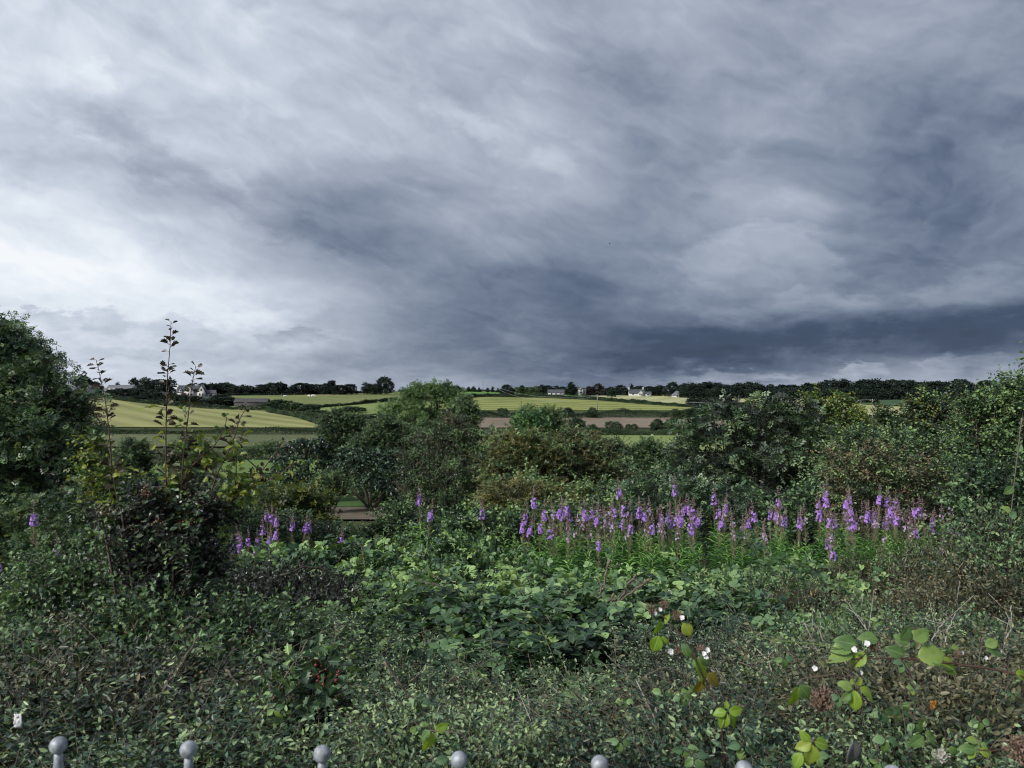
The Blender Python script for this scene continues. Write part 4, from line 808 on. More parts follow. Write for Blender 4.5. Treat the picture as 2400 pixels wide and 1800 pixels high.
lobebush('elder_bush', 'very large dark purplish elder in the right half with upright leaf sprays', 'bush', 14,
  [(1770,985,75,40),(1700,990,60,38),(1840,975,60,40),(1640,1030,48,40),(1620,1075,48,44),(1700,1050,90,54),(1790,1050,95,60),(1870,1030,66,50),(1660,1120,80,50),(1770,1130,100,54),(1880,1110,60,60),(1740,955,36,18),(1800,945,34,18),(1850,948,30,18),(1600,1110,30,36),(1900,1060,42,40)], 'elderp', mix=('elder', .45), base=1760, dens=1.3, leafscale=1.15)
lobebush('elder_bush', 'lower green elder growing at the left foot of the large purplish one', 'bush', 11.5,
  [(1580,1150,60,34),(1650,1170,75,36),(1510,1170,50,30),(1720,1180,60,34),(1600,1195,90,26)], 'elder', leafscale=.85)
lobebush('hawthorn_bush', 'light green topped hawthorn behind the right side of the purplish elder', 'bush', 17,
  [(1970,955,30,24),(1990,935,20,16),(1930,945,22,18),(1900,935,18,14),(1950,985,50,34),(2000,1000,40,34),(1915,985,36,30)], 'haw', mat='young', leafscale=2.0)
lobebush('hawthorn_bush', 'tall hawthorn with pale leafy top right of the gap to the wheat', 'bush', 13,
  [(2170,930,22,18),(2150,955,30,22),(2195,955,28,22),(2180,990,50,36),(2120,1010,50,30),(2075,960,16,14),(2085,985,24,16),(2230,1000,40,34),(2060,1030,50,30)], 'haw', mat='haw', leafscale=1.5, mix=('yellow', .3))
lobebush('thorn_shrub', 'tangled green thorn mass between the elder and the berried hedge on the right', 'bush', 12,
  [(2000,1050,60,36),(2080,1055,70,38),(2160,1060,70,44),(2240,1060,60,44),(1960,1090,50,40),(2300,1090,60,50),(2220,1110,70,40)], 'haw', mat='haw', leafscale=1.5)
lobebush('hawthorn_tree', 'high green hawthorn rising at the right edge of the picture', 'tree', 9,
  [(2330,960,50,44),(2380,930,50,44),(2430,950,60,60),(2300,1000,46,36),(2360,1020,70,50),(2290,960,26,20),(2430,1060,70,60),(2330,1070,60,44),(2270,930,12,14)], 'haw', mat='haw', leafscale=1.25)
lobebush('berried_hawthorn', 'dark reddish brown hawthorn covered in small tan berries on the right', 'bush', 9,
  [(1985,1075,42,26),(2040,1065,50,24),(2100,1085,60,34),(2150,1110,55,36),(2010,1120,60,36),(2080,1135,80,36),(2200,1150,60,36),(2250,1190,46,30)], 'brown', berries=('redberry', 260, .007, .3), leafscale=1.2, mix=('haw', .4))
lobebush('dark_shrub', 'dark green shrub mass below the berried hawthorn behind the willowherb', 'bush', 10,
  [(1960,1170,80,40),(2060,1185,90,36),(1860,1180,80,36),(2160,1200,80,40),(2240,1240,60,50)], 'haw', mat='darkgreen', leafscale=1.6)
lobebush('dark_shrub', 'dark bramble and thorn mass at the far right below the hawthorn', 'bush', 7,
  [(2330,1150,70,50),(2390,1180,70,70),(2290,1200,50,40),(2350,1230,60,40)], 'haw', mat='darkgreen', leafscale=1.4)
lobebush('yellow_shrub', 'rounded yellow green bush right of the copper hawthorn', 'bush', 15,
  [(700,1165,46,24),(668,1178,40,26),(738,1182,40,26),(700,1198,60,26)], 'yellow', leafscale=1.3)
lobebush('white_flowering_bush', 'dark bush sprinkled with white blossom left of the tilled strip', 'bush', 12,
  [(700,1232,60,22),(640,1222,46,22),(790,1262,50,22),(740,1262,70,26),(590,1228,40,20)], 'haw', mat='darkgreen', flowers=('umbel', 150, .014), leafscale=1.5)
lobebush('gnarled_bush', 'dark low gnarled bush to the right of the tilled strip', 'bush', 16,
  [(925,1212,40,26),(890,1235,34,22),(960,1225,50,34),(900,1258,70,26)], 'haw', mat='darkgreen', leafscale=1.8)
lobebush('dark_shrub', 'dark green bramble covered bank below the olive thicket', 'bush', 11,
  [(1150,1225,70,30),(1250,1225,80,30),(1350,1215,80,34),(1060,1235,70,30),(1440,1200,60,34),(1000,1245,50,26)], 'haw', mat='bramble', flowers=('white', 40, .012), leafscale=1.6)
lobebush('dark_shrub', 'dark reddish shrub in the dip under the hay field, behind the hawthorn shoots', 'bush', 34,
  [(450,1062,38,30),(420,1085,36,30),(468,1095,34,30),(440,1040,20,14)], 'dark', mat='brown', leafscale=1.0, skirt=0)
lobebush('dark_shrub', 'small round dark green shrub at the right edge of the elder tree', 'bush', 34,
  [(315,1055,28,24),(300,1070,28,22),(330,1075,26,20)], 'dark')
lobebush('scrub_bush', 'yellow green scrub in front of the rough meadow', 'bush', 50,
  [(640,1056,40,16),(700,1050,36,16),(590,1064,30,14),(750,1062,26,16)], 'dark', mat='haw', skirt=0)
lobebush('scrub_bush', 'grey green scrub bank filling the slope under the copper hawthorn shoots', 'bush', 22,
  [(350,1175,80,34),(450,1185,80,34),(540,1172,70,30),(610,1160,46,24),(270,1180,60,36)], 'dark', mat='haw', leafscale=.8)
lobebush('green_elder_bush', 'mid green leafy bush at the foot of the elder tree on the left', 'bush', 8,
  [(60,1230,90,46),(150,1220,80,46),(220,1200,50,50),(240,1150,40,50),(0,1260,70,50)], 'elder', leafscale=.55, mat='elder')
lobebush('young_hawthorn', 'fresh yellow green young hawthorn sprays left of the copper hawthorn', 'bush', 4.2,
  [(230,1130,32,26),(215,1090,20,22),(260,1110,26,20),(280,1150,40,30),(240,1170,40,30),(225,1040,8,20)], 'haw', mat='young', leafscale=.8, dens=.14, skirt=0, trunk=.004)

# ------------------------------------------------------------------ copper hawthorn with its long shoots
ch, org, _ = lobebush('copper_hawthorn', 'dark copper leaved hawthorn with long bare shoots standing against the sky', 'bush', 3.1,
  [(400,1170,80,38),(322,1205,62,44),(478,1198,64,44),(400,1250,96,60),(300,1270,50,40),(355,1340,74,56),(445,1340,68,56),(390,1415,66,60),(330,1440,50,40),(400,1500,60,40)], 'haw', mat='copper', leafscale=.70, dens=1.7, shell=(.5, 1.28), mix=('darkgreen', .2), base=400, berries=('redberry', 110, .0045, .6), trunk=.014, skirt=0)
SH = [([(330,1270),(275,1170),(262,1080),(258,1010),(250,940),(240,890),(230,845)], 26, 'leafy shoot leaning left'),
      ([(395,1230),(388,1120),(389,1000),(392,905),(398,830),(402,757)], 34, 'tallest'),
      ([(420,1230),(425,1120),(435,1010),(444,930),(450,890),(458,858)], 26, 'right'),
      ([(400,1200),(440,1100),(500,1045),(525,1005),(528,978)], 18, 'a'), ([(480,1200),(510,1110),(545,1040),(560,990),(580,948)], 20, 'b'),
      ([(480,1210),(560,1160),(600,1120),(640,1070),(665,1035)], 14, 'c'), ([(520,1195),(570,1150),(640,1120),(700,1080)], 10, 'd'), ([(540,1200),(552,1120),(553,1060),(572,1000)], 16, 'e')]
for pts, nl, nm in SH:
    ms_, ml_ = shoot('shoot', nm, pts, 3.1, int(nl * 2.0), .044, T_HAW, 'shoot' if nm in ('tallest', 'right', 'leafy shoot leaning left', 'b', 'c') else 'young', .0034, 'reddish', .5, org=org, side=.9)
    so_ = link('shoot', ms_, ch); link('foliage', ml_, so_)
# leafier fresh growth on the lower half of the shoots
mlf, mtf = MB(), MB()
for pts, nl, nm in SH:
    P = np.array([Wp(x, y, 3.1) for x, y in pts]) - org; k = rng.uniform(0, .5, 8); tt = np.linspace(0, 1, len(P))
    B_ = np.stack([np.interp(k, tt, P[:, i]) for i in range(3)], 1); sprays(mlf, mtf, B_, rng.normal(size=B_.shape) * np.array([1, .8, .5]) + np.array([0, 0, .3]), .09, 5, .042, T_HAW, .3, .0015, rng.uniform(.1, .8, 8))
link('young_foliage', mlf.mesh('young_foliage', M['young']), ch)
link('twig', mtf.mesh('twig', M['reddish']), ch)

# ------------------------------------------------------------------ elder tree outer twigs against the sky
def twigtree(label, name, d, starts, ls, T, mat, nl=9, tl=.5):
    pass
ml, mt = MB(), MB()
for (x0, y0, x1, y1) in [(-10,790,45,755),(0,800,30,760),(60,830,95,795),(55,820,80,775),(80,870,130,835),(100,880,160,850),(120,890,182,870),(110,870,140,840),(150,930,215,900),(140,950,200,915),(150,960,225,930),(170,990,235,960),(60,850,105,820),(20,800,68,770),(90,840,118,800),(180,1000,245,990)]:
    a, b = Wp(x0, y0, 8.9), Wp(x1, y1, 8.9 + rng.uniform(-.3, .3)); L_ = np.linalg.norm(b - a)
    tube(mt, [a, (a + b) / 2 + [0, 0, .03], b], [.006, .004, .002], 4)
    n_ = 7; t = rng.uniform(.2, 1, n_)[:, None]; sprays(ml, mt, a + (b - a) * t, unit(b - a) + rng.normal(size=(n_, 3)) * .5, .12, 4, .085, T_PIN, .5, .0015, rng.uniform(.2, .5, n_))
o_ = thing('elder_sapling', 'loose outer elder twigs standing clear of the big left tree against the clouds', 'tree', tuple(gp(0, 8.9)))
for mb, nm, mm in ((ml, 'foliage', 'elder'), (mt, 'branch', 'twig')):
    mb.V = [v - np.array(o_.location) for v in mb.V]; link(nm, mb.mesh(nm, M[mm]), o_)

# ------------------------------------------------------------------ willowherb
def herb(seed, flower=True, H=1.95, faded=False):
    """prototype standing at the origin, flower head centre at z=H; returns parts"""
    global rng
    kp = rng; rng = np.random.default_rng(seed)
    st, lf, pt, bd, pd = MB(), MB(), MB(), MB(), MB(); lean = rng.normal(size=2) * .05
    def ax(z): z = np.asarray(z, float); return np.stack([lean[0] * (z / H) ** 2, lean[1] * (z / H) ** 2, z], -1)
    top = H + (.17 if flower else .0); zz = np.linspace(-.1, top, 9); tube(st, ax(zz), np.linspace(.005, .0012, 9), 5)
    n_ = 84 if flower else 96; z = np.linspace(.25, H - (.26 if flower else .0), n_); az = np.arange(n_) * 2.4 + rng.normal(size=n_) * .3
    out = np.stack([np.cos(az), np.sin(az), np.full(n_, 0)], 1); Yd = out + np.array([0, 0, 1]) * (rng.uniform(.1, .6, n_)[:, None] + (z / H)[:, None] ** 6 * .8)
    s = np.interp(z / H, [0, .3, .8, 1], [.10, .14, .12, .05]) * rng.uniform(.75, 1.15, n_)
    leaves(lf, T_LANCE, ax(z), Yd, np.array([0, 0, 1.]) + out * -.3, s, np.clip(.25 + .55 * (z / H) ** 3 + rng.normal(size=n_) * .12, 0, 1))
    # side shoots
    for q_ in range(4):
        z0 = rng.uniform(.55, .8) * H; a = rng.uniform(0, 6.28); dv = np.array([math.cos(a) * .5, math.sin(a) * .5, 1.]); m_ = 12; t = np.linspace(.1, 1, m_); L_ = rng.uniform(.15, .3)
        P = ax(z0) + unit(dv) * (t * L_)[:, None]; tube(st, [P[0], P[-1]], [.002, .001], 3); az = np.arange(m_) * 2.4; o2 = np.stack([np.cos(az), np.sin(az), np.full(m_, .6)], 1); leaves(lf, T_LANCE, P, o2, np.array([0, 0, 1.]) + 0 * o2, .08 * (1.1 - .5 * t), np.clip(.6 + rng.normal(size=m_) * .15, 0, 1))
    if flower:
        k = 9 if faded else 26; z = rng.uniform(H - .05, H + .045, k); az = rng.uniform(0, 6.28, k); out = np.stack([np.cos(az), np.sin(az), rng.uniform(-.1, .3, k)], 1); r_ = np.interp(z, [H - .05, H + .045], [.031, .017])
        C = ax(z) + out * r_[:, None]
        for j in range(4):
            side = unit(np.cross(out, [0, 0, 1.])); upv = np.cross(side, out); aa = j * math.pi / 2 + .5; Yp = math.cos(aa) * side + math.sin(aa) * upv + out * .3
            leaves(pt, T_ROUND, C, Yp, out, .0145 * rng.uniform(.8, 1.2, k), np.full(k, .5))
        tubes(pd, np.stack([ax(z), C], 1), np.array([.0012, .001]), 3)
        k = 26; z = np.linspace(H + .05, H + .165, k); az = np.arange(k) * 2.4; out = np.stack([np.cos(az), np.sin(az), np.linspace(-.2, 1.4, k)], 1); r_ = np.linspace(.022, .004, k)
        a = ax(z); leaves(bd, T_OVAL, a + out * r_[:, None] * .3, out, rv(k), np.linspace(.026, .010, k), np.full(k, .5))
        k = 44; z = rng.uniform(H - .26, H - .05, k); az = rng.uniform(0, 6.28, k); out = np.stack([np.cos(az), np.sin(az), rng.uniform(1.0, 2.2, k)], 1)
        a = ax(z); tubes(pd, np.stack([a, a + unit(out) * rng.uniform(.035, .065, k)[:, None]], 1), np.array([.0013, .0008]), 3)
        parts = [('stem', st.mesh('stem', M['greenstem'])), ('foliage', lf.mesh('foliage', M['willow'])), ('flower_head', pt.mesh('flower_head', M['fadedpetal' if faded else 'petal'])), ('bud_spike', bd.mesh('bud_spike', M['bud'])), ('seed_pods', pd.mesh('seed_pods', M['pod']))]
        parts[-1] = ('seed_pod_spray', parts[-1][1])
    else: parts = [('stem', st.mesh('stem', M['greenstem'])), ('foliage', lf.mesh('foliage', M['willow']))]
    rng = kp; return parts
HF = [herb(100 + i) for i in range(5)] + [herb(110 + i, faded=True) for i in range(2)]; HN_ = [herb(200 + i, False) for i in range(5)]
cC = [(128,1335),(210,1398),(256,1400),(415,1385),(495,1400),(535,1395),(598,1450),(678,1465),(723,1505),(835,1500),(745,1270),(762,1345),(795,1372),(825,1385),(858,1390),(890,1398),(1015,1360),(985,1425),(958,1450),(1035,1440),(1075,1415),(1090,1235),(1105,1375),(1115,1440),(1150,1430),(1170,1445),(1045,1475),(1125,1500),(1195,1485),(1208,1440),(1243,1365),(1318,1320),(1382,1375),(1295,1410),(1310,1445),(1490,1465),(1768,1325),(1650,1415),(1680,1400),(1705,1425),(1730,1400),(1925,1290),(2025,1300),(2140,1325),(1855,1430),(1925,1440),(1985,1400),(2075,1365),(2125,1475),(232,1545),(565,1620),(88,1480)]
cD = [(865,1355),(835,1435),(925,1285),(955,1305),(905,1410),(940,1395),(965,1430),(1005,1440),(1035,1430),(985,1460),(1035,1335),(1090,1325),(1170,1370),(1155,1445),(1080,1380),(1300,1385),(1255,1430),(1225,1445),(745,1475),(1325,1540),(1360,1500),(1395,1515),(1310,1480),(810,1600),(1260,1620)]
cB = [(1130,1295),(1045,1410),(1495,1412),(1610,1425),(1655,1490),(1745,1480),(1868,1400),(2075,1385)]
FL = [(1200 + x * .3617, 700 + y * .3617) for x, y in cC] + [(1700 + x * .3616, 700 + y * .3616) for x, y in cD] + [(600 + x * .3617, 700 + y * .3617) for x, y in cB] + [(1946, 1306)]
FLl = [(600 + x * .3617, 700 + y * .3617) for x, y in [(70,1435),(135,1425),(158,1450),(130,1500),(250,1485),(290,1495),(500,1550),(12,1560),(38,1555)]] + [(x * .3617, 700 + y * .3617) for x, y in [(1420,1600),(1440,1640),(1500,1622),(1530,1620),(1590,1595),(1605,1640),(1655,1550),(1690,1570),(1900,1490)]]
FLf = [(79, 1226), (34, 1308), (5, 1335), (177, 1290), (202, 1312)]
used = set()
def plantherb(px, py, d, label, group, flower=True, faded=False):
    parts = (HF if flower else HN_)[rng.integers(5, 7) if faded else rng.integers(0, 5)]; p_ = gp(px, d); h = E - (py - HY) / F * d - p_[2]; s = h / 1.95; w = np.clip(s, .8, 1.15)
    r_ = copies('willowherb_plant', parts, tuple(p_), rng.uniform(0, 6.28), (w, w, s), label, 'wildflower', group); r_.rotation_euler[0] = rng.normal() * .055; r_.rotation_euler[1] = rng.normal() * .055
FL.sort()
cl = [('under the olive thicket', 0, 1330), ('in the left clump below the green elder', 1330, 1545), ('in the dense middle clump with the tallest spike', 1545, 1665), ('in the thin gap between the two big clumps', 1665, 1780), ('in the clump left of the berried hawthorn', 1780, 1960), ('in the dense right clump below the berried hawthorn', 1960, 2090), ('at the far right end of the purple band', 2090, 2400)]
for nm, a, b in cl:
    S_ = [p_ for p_ in FL if a <= p_[0] < b]
    for i, (x, y) in enumerate(S_): plantherb(x, y, 7.4 + (1215 - y) * .012 + rng.uniform(-.4, .4), f'{ordl(i,len(S_))} purple flowering willowherb {nm}', 'flowering willowherb along the green band')
FLl.sort()
for i, (x, y) in enumerate(FLl): plantherb(x, y, 7.8 - (y - 1220) * .015, f'{ordl(i,len(FLl))} purple willowherb in the group right of the copper hawthorn', 'flowering willowherb beside the copper hawthorn')
for (x, y), lb in zip(FLf, ['highest purple willowherb at the left edge below the elder tree', 'middle purple willowherb at the left edge', 'lowest purple willowherb cut by the left edge', 'faded purple willowherb left of the copper hawthorn', 'small faded willowherb just beside the copper hawthorn']): plantherb(x, y, 5.6, lb, 'flowering willowherb at the left edge')
for i in range(60):
    x = rng.uniform(1280, 2230); y = rng.uniform(1200, 1262); plantherb(x, y, 7.4 + (1215 - y) * .012, 'faded pinkish willowherb spike with few open flowers among the bright purple ones', 'faded willowherb spikes', True, True)
for i in range(100):
    x = rng.uniform(880, 2230); y = rng.uniform(1222, 1300) if x > 1280 else rng.uniform(1245, 1310); d_ = np.interp(y, [1235, 1310], [7.9, 6.0]) + rng.uniform(-.4, .4)
    plantherb(x, y, d_, 'tall leafy green willowherb stem without open flowers in the band below the purple spikes', 'leafy willowherb stems', False)
for i in range(14): plantherb(rng.uniform(490, 860), rng.uniform(1275, 1310), rng.uniform(6.4, 7.6), 'leafy willowherb stem without flowers among the group right of the copper hawthorn', 'leafy willowherb stems on the left', False)
for i in range(10): plantherb(rng.uniform(-20, 200), rng.uniform(1290, 1350), rng.uniform(4.8, 5.6), 'leafy willowherb stem without flowers at the left edge below the elder', 'leafy willowherb stems at the left edge', False)
# pale faded spikes
# ------------------------------------------------------------------ bramble and cotoneaster mounds
def mound(seed, r, H, T, ls, mat, tl, nl, dr, lai=3.2, fill=.7, up=.5, twr=.0018, arch=10, arl=.5, flowers=None, berries=None, stemm='twig', updir=.5, upn=.75, whips=16):
    global rng
    kp = rng; rng = np.random.default_rng(seed); ml, mt = MB(), MB()
    surf = 2 * math.pi * r * r * 1.9; n = int(surf * lai / (.5 * ls * ls * fill) / nl)
    kc = max(8, n // 14); gc = rv(kc); sc_ = rng.uniform(.52, 1.02, kc); ci = rng.integers(0, kc, n); g = unit(gc[ci] + rng.normal(size=(n, 3)) * .13 / (r / .5)); g[:, 2] = np.where(g[:, 2] < -.5, -g[:, 2], g[:, 2]); bump = 1 + .22 * np.sin(g[:, 0] * 5 + seed) * np.cos(g[:, 1] * 6 + seed) + .16 * np.sin(g[:, 0] * 13) * np.sin(g[:, 1] * 11 + 2)
    s = sc_[ci] * rng.uniform(.80, 1.08, n) * bump; P = g * s[:, None] * np.array([r, r, r * .62]) + np.array([0, 0, H - r * .62])
    Dv = g * np.array([1, 1, .5]) + np.array([0, 0, updir]) + rng.normal(size=g.shape) * .6
    cn = np.sin(P[:, 0] * 9 + seed) * np.sin(P[:, 1] * 8) * .16
    sprays(ml, mt, P, Dv, tl * rng.uniform(.6, 1.4, n), nl, ls, T, dr, twr, np.clip(.36 + cn + rng.normal(size=n) * .19, 0, 1), upn=upn)
    for i in range(arch):   # arching long shoots that break the outline
        a = rng.uniform(0, 6.28); b0 = np.array([math.cos(a) * r * .3, math.sin(a) * r * .3, H * .75]); dv = np.array([math.cos(a + .3), math.sin(a + .3), rng.uniform(.5, 1.5)]); L_ = arl * rng.uniform(.6, 1.3)
        t = np.linspace(0, 1, 9)[:, None]; C = b0 + unit(dv) * L_ * t * 1.3 - np.array([0, 0, .45]) * L_ * t ** 2; tube(mt, C, np.linspace(twr * 2, twr * .8, 9), 4)
        k = 14; tk = rng.uniform(.25, 1, k)[:, None]; B_ = b0 + unit(dv) * L_ * tk * 1.3 - np.array([0, 0, .45]) * L_ * tk ** 2
        sprays(ml, mt, B_, unit(dv) + rng.normal(size=(k, 3)) * .7, tl * .5, max(3, nl // 2), ls * .9, T, dr, twr * .7, rng.uniform(.3, .7, k))
    for i in range(whips):     # bare whips above the leaves
        a = rng.uniform(0, 6.28); b0 = np.array([math.cos(a) * r * .5, math.sin(a) * r * .5, H * .7]); dv = np.array([math.cos(a) * .7 + rng.normal() * .5, math.sin(a) * .7 + rng.normal() * .5, rng.uniform(.3, 1.2)]); L_ = r * rng.uniform(.5, 1.0)
        t = np.linspace(0, 1, 8)[:, None]; C = b0 + unit(dv) * L_ * t * 1.2 - np.array([0, 0, .35]) * L_ * t ** 2 + rng.normal(size=(8, 3)) * r * .006; tube(mt, C, np.linspace(twr * 1.8, twr * .8, 8), 4)
        for w_ in range(3): e = C[rng.integers(2, 7)]; tube(mt, [e, e + rv(1)[0] * L_ * .22 + [0, 0, L_ * .08]], [twr, twr * .6], 3)
    for i in range(14):     # main stems from the ground
        a = rng.uniform(0, 6.28); e = np.array([math.cos(a) * r * .7, math.sin(a) * r * .7, H * rng.uniform(.6, .9)]); t = np.linspace(0, 1, 6)[:, None]; tube(mt, e * np.hstack([t, t, t ** .6]), np.linspace(.008, .003, 6), 5)
    zq = H / np.quantile(np.concatenate(ml.V)[:, 2], .985)
    for mbx in (ml, mt): mbx.V = [v * np.array([1, 1, zq]) for v in mbx.V]
    P = P * np.array([1, 1, zq])
    parts = [('foliage', ml.mesh('foliage', M[mat])), ('stem', mt.mesh('stem', M[stemm]))]
    if flowers:
        fm, cnt, rr = flowers; mb = MB(); c0 = P[rng.integers(0, n, cnt)] * np.array([1.03, 1.03, 1.0]) + np.array([0, 0, .03]); B_ = np.repeat(c0, 5, 0) + rng.normal(size=(cnt * 5, 3)) * rr * 2.2
        nn = np.repeat(B_ * 0 + np.array([0, -.5, .8]), 1, 0) + rng.normal(size=B_.shape) * .4
        for j in range(5):
            a = j * 1.2566; nz = unit(nn); sx = unit(np.cross(nz, [0, 1., .1])); sy = np.cross(nz, sx); leaves(mb, T_ROUND, B_, math.cos(a) * sx + math.sin(a) * sy + nz * .3, nz, rr * rng.uniform(.4, 1.1, len(B_)), np.full(len(B_), .5))
        parts.append(('blossom', mb.mesh('blossom', M[fm])))
    if berries:
        bm_, cnt, rr = berries; mb = MB(); c0 = P[rng.integers(0, n, cnt)] * 1.02 + np.array([0, 0, .02]); B_ = np.repeat(c0, 8, 0) + rng.normal(size=(cnt * 8, 3)) * rr * 3; balls(mb, B_, rr * rng.uniform(.7, 1.1, len(B_)))
        parts.append(('berry_cluster', mb.mesh('berry_cluster', M[bm_], True)))
    rng = kp; return parts
PC = [mound(300 + i, .36, 1.0, T_OVAL, .0185, 'coton', .17, 15, .25, 2.2, .42, twr=.0012, arch=22, arl=.42, whips=30) for i in range(3)] + [mound(304, .36, 1.0, T_OVAL, .020, 'colit', .19, 14, .25, 2.0, .42, twr=.0014, arch=26, arl=.5, whips=34), mound(305, .38, 1.0, T_OVAL, .017, 'codark', .16, 15, .25, 2.3, .42, twr=.0012, arch=18, arl=.4, whips=24), mound(306, .36, 1.0, T_HAW, .030, 'darkgreen', .16, 9, .25, 2.3, .5, twr=.0014, arch=16, arl=.4, whips=20, berries=('redberry', 20, .004)), mound(307, .36, 1.0, T_OVAL, .022, 'brown', .18, 12, .25, 2.2, .42, twr=.0014, arch=20, arl=.45, whips=30, berries=('tanberry', 30, .004))]
PB = [mound(320 + i, .55, 1.35, T_TRI, .086, 'bramble', .34, 7, .45, 2.5, .62, twr=.0022, arch=7, arl=.6, flowers=('white', 10, .010)) for i in range(3)]
PBy = [mound(330 + i, .5, 1.3, T_TRI, .076, 'bramble', .30, 7, .4, 2.4, .62, twr=.0022, arch=9, arl=.5, flowers=('umbel', 22, .008)) for i in range(2)]
PK = [mound(340 + i, .55, 1.2, T_OVAL, .032, 'brown', .22, 11, .3, 3.0, .45, twr=.0016, arch=12, arl=.4, berries=('tanberry', 300, .0055)) for i in range(2)] + [mound(342 + i, .55, 1.2, T_OVAL, .034, 'darkgreen', .22, 11, .3, 2.8, .45, twr=.0016, arch=14, arl=.4, berries=('tanberry', 160, .005)) for i in range(2)]
PH = [mound(350 + i, .5, 1.2, T_HAW, .033, 'darkgreen', .17, 9, .25, 3.0, .5, twr=.0018, arch=14, arl=.4, berries=('redberry', 60, .0045)) for i in range(2)]
PD = [mound(360 + i, .55, 1.2, T_HAW, .034, 'copper', .2, 8, .25, 3.2, .5, twr=.0018, arch=7, arl=.4, berries=('redberry', 30, .005)) for i in range(2)]
def putmound(name, protos, px, top, d, label, cat, group, w=1.0, H=1.0):
    x = (px - 1200) / F * d; p_ = np.array([x, d, float(height(x, d))]); h = E - (top - HY) / F * d - p_[2]
    copies(name, protos[rng.integers(0, len(protos))], tuple(p_), rng.uniform(0, 6.28), (w, w, h / H), label, cat, group)
# nearest cotoneaster, four rows
for ri, (d_, top, n0) in enumerate([(1.58, 1762, 10), (1.95, 1690, 11), (2.4, 1612, 11), (2.9, 1540, 11)]):
    half_w = 1350 ; xs_ = np.linspace(-60, 2460, n0)
    for i, x in enumerate(xs_):
        tall = (i + ri) % 2 == 0
        rn = ['nearest row right behind the railing', 'second row from the railing', 'third row from the railing', 'fourth row from the railing'][ri]
        tp = top + (rng.uniform(-60, 0) if tall else rng.uniform(70, 130)) + (np.interp(x, [0, 700, 1000, 1450, 1700, 2400], [-40, 0, 60, 60, 0, -45]) if ri > 0 else 0)
        putmound('cotoneaster_shrub', PC, x + rng.uniform(-40, 40), tp, d_ + rng.uniform(-.08, .08), f'{ordl(i,n0)} small leaved shrub in the {rn}', 'shrub', 'cotoneaster shrubs behind the railing', rng.uniform(.85, 1.35), 1.0)
# brambles
for ri, (d_, top, xa, xb, n0, pr) in enumerate([(3.0, 1535, 920, 1580, 4, PB), (3.7, 1445, 740, 1980, 7, PB), (4.4, 1392, 700, 1850, 7, PBy), (5.2, 1362, 680, 2080, 9, PB), (6.1, 1305, 720, 1200, 5, PBy)]):
    for i, x in enumerate(np.linspace(xa, xb, n0)):
        rn = ['nearest short bramble row', 'second bramble row', 'third bramble row', 'fourth bramble row', 'farthest bramble row under the willowherb'][ri]
        putmound('bramble_bush', (PB + PBy), x + rng.uniform(-50, 50), top + (22 if x > 1200 and ri > 1 else 0) + (rng.uniform(-50, 0) if i % 2 else rng.uniform(40, 80)), d_ + rng.uniform(-.25, .25), f'{ordl(i,n0)} round leafed bramble bush in the {rn}', 'bramble', 'bramble bushes in the middle of the foreground', rng.uniform(.9, 1.3), 1.35)
for i, (x, t, d_, lb) in enumerate([(60,1420,4.2,'mottled hawthorn mound at the left edge below the elder'),(200,1400,4.4,'mottled hawthorn mound just left of the copper hawthorn'),(110,1490,3.5,'low hawthorn mound at the left edge nearer the railing'),(640,1480,3.6,'hawthorn mound right of the foot of the copper hawthorn'),(90,1340,5.2,'far mottled hawthorn mound beside the left willowherb'),(730,1530,3.1,'small leafed hawthorn mound left of the brambles'),(245,1310,3.9,'dark green mound filling the gap left under the copper hawthorn'),(300,1470,2.75,'hawthorn mound hiding the left foot of the copper hawthorn'),(480,1460,2.7,'hawthorn mound hiding the right foot of the copper hawthorn')]):
    putmound('hawthorn_mound', PH, x, t, d_, lb, 'bush', 'hawthorn mounds on the left', 1.0, 1.2)
for i, (x, t, d_, lb) in enumerate([(560,1352,4.6,'very dark hawthorn mound right behind the copper hawthorn'),(680,1375,4.4,'very dark hawthorn mound at the left end of the brambles'),(250,1500,3.3,'very dark hawthorn mound below and left of the copper hawthorn')]):
    putmound('dark_hawthorn_mound', PD, x, t, d_, lb, 'bush', 'dark hawthorn mounds', .85, 1.2)
for i, (x, t, d_, w, lb) in enumerate([(1760,1365,4.9,.7,'left mound of brownish shrub dotted with tan berries'),(1880,1400,4.5,.7,'second mound of brownish shrub dotted with tan berries'),(1970,1450,4.1,.6,'low near mound of brownish shrub with tan berries'),(2080,1330,5.6,.8,'mound of brownish berried shrub behind the dead stems'),(2190,1310,5.6,.8,'mound of brownish berried shrub under the right willowherb'),
   (2330,1270,4.6,.8,'high brown berried shrub near the right edge'),(2440,1240,4.4,.9,'highest brown berried shrub cut by the right edge'),(2260,1370,4.2,.8,'brown berried shrub below the highest one on the right'),(2390,1400,3.8,.9,'broad brown berried shrub at the right edge above the pale leaves'),(2160,1420,4.0,.8,'dark berried shrub behind the dead pale stems')]):
    putmound('berried_shrub', PK, x, t, d_, lb, 'bush', 'brown berried shrubs on the right', w, 1.2)
for i, (x, t, d_, lb) in enumerate([(2100,1480,3.3,'thorny green mound behind the long bramble cane'),(2300,1500,3.2,'thorny green mound at the right below the berried shrubs'),(1950,1520,3.1,'thorny green mound left of the dead pale stems')]):
    putmound('hawthorn_mound', PH, x, t, d_, lb, 'bush', 'thorny mounds on the right', .85, 1.2)

# red berried hawthorn close to the railing
lobebush('red_berried_hawthorn', 'hawthorn with dark red haws and deeply lobed leaves just behind the railing', 'bush', 1.95,
  [(735,1625,70,42),(690,1680,70,48),(780,1660,56,44),(740,1720,85,50),(690,1770,70,40),(790,1770,60,40)], 'haw', mat='haw', leafscale=.95, dens=.55, berries=('haws', 26, .0052, .1), base=730, trunk=.008)
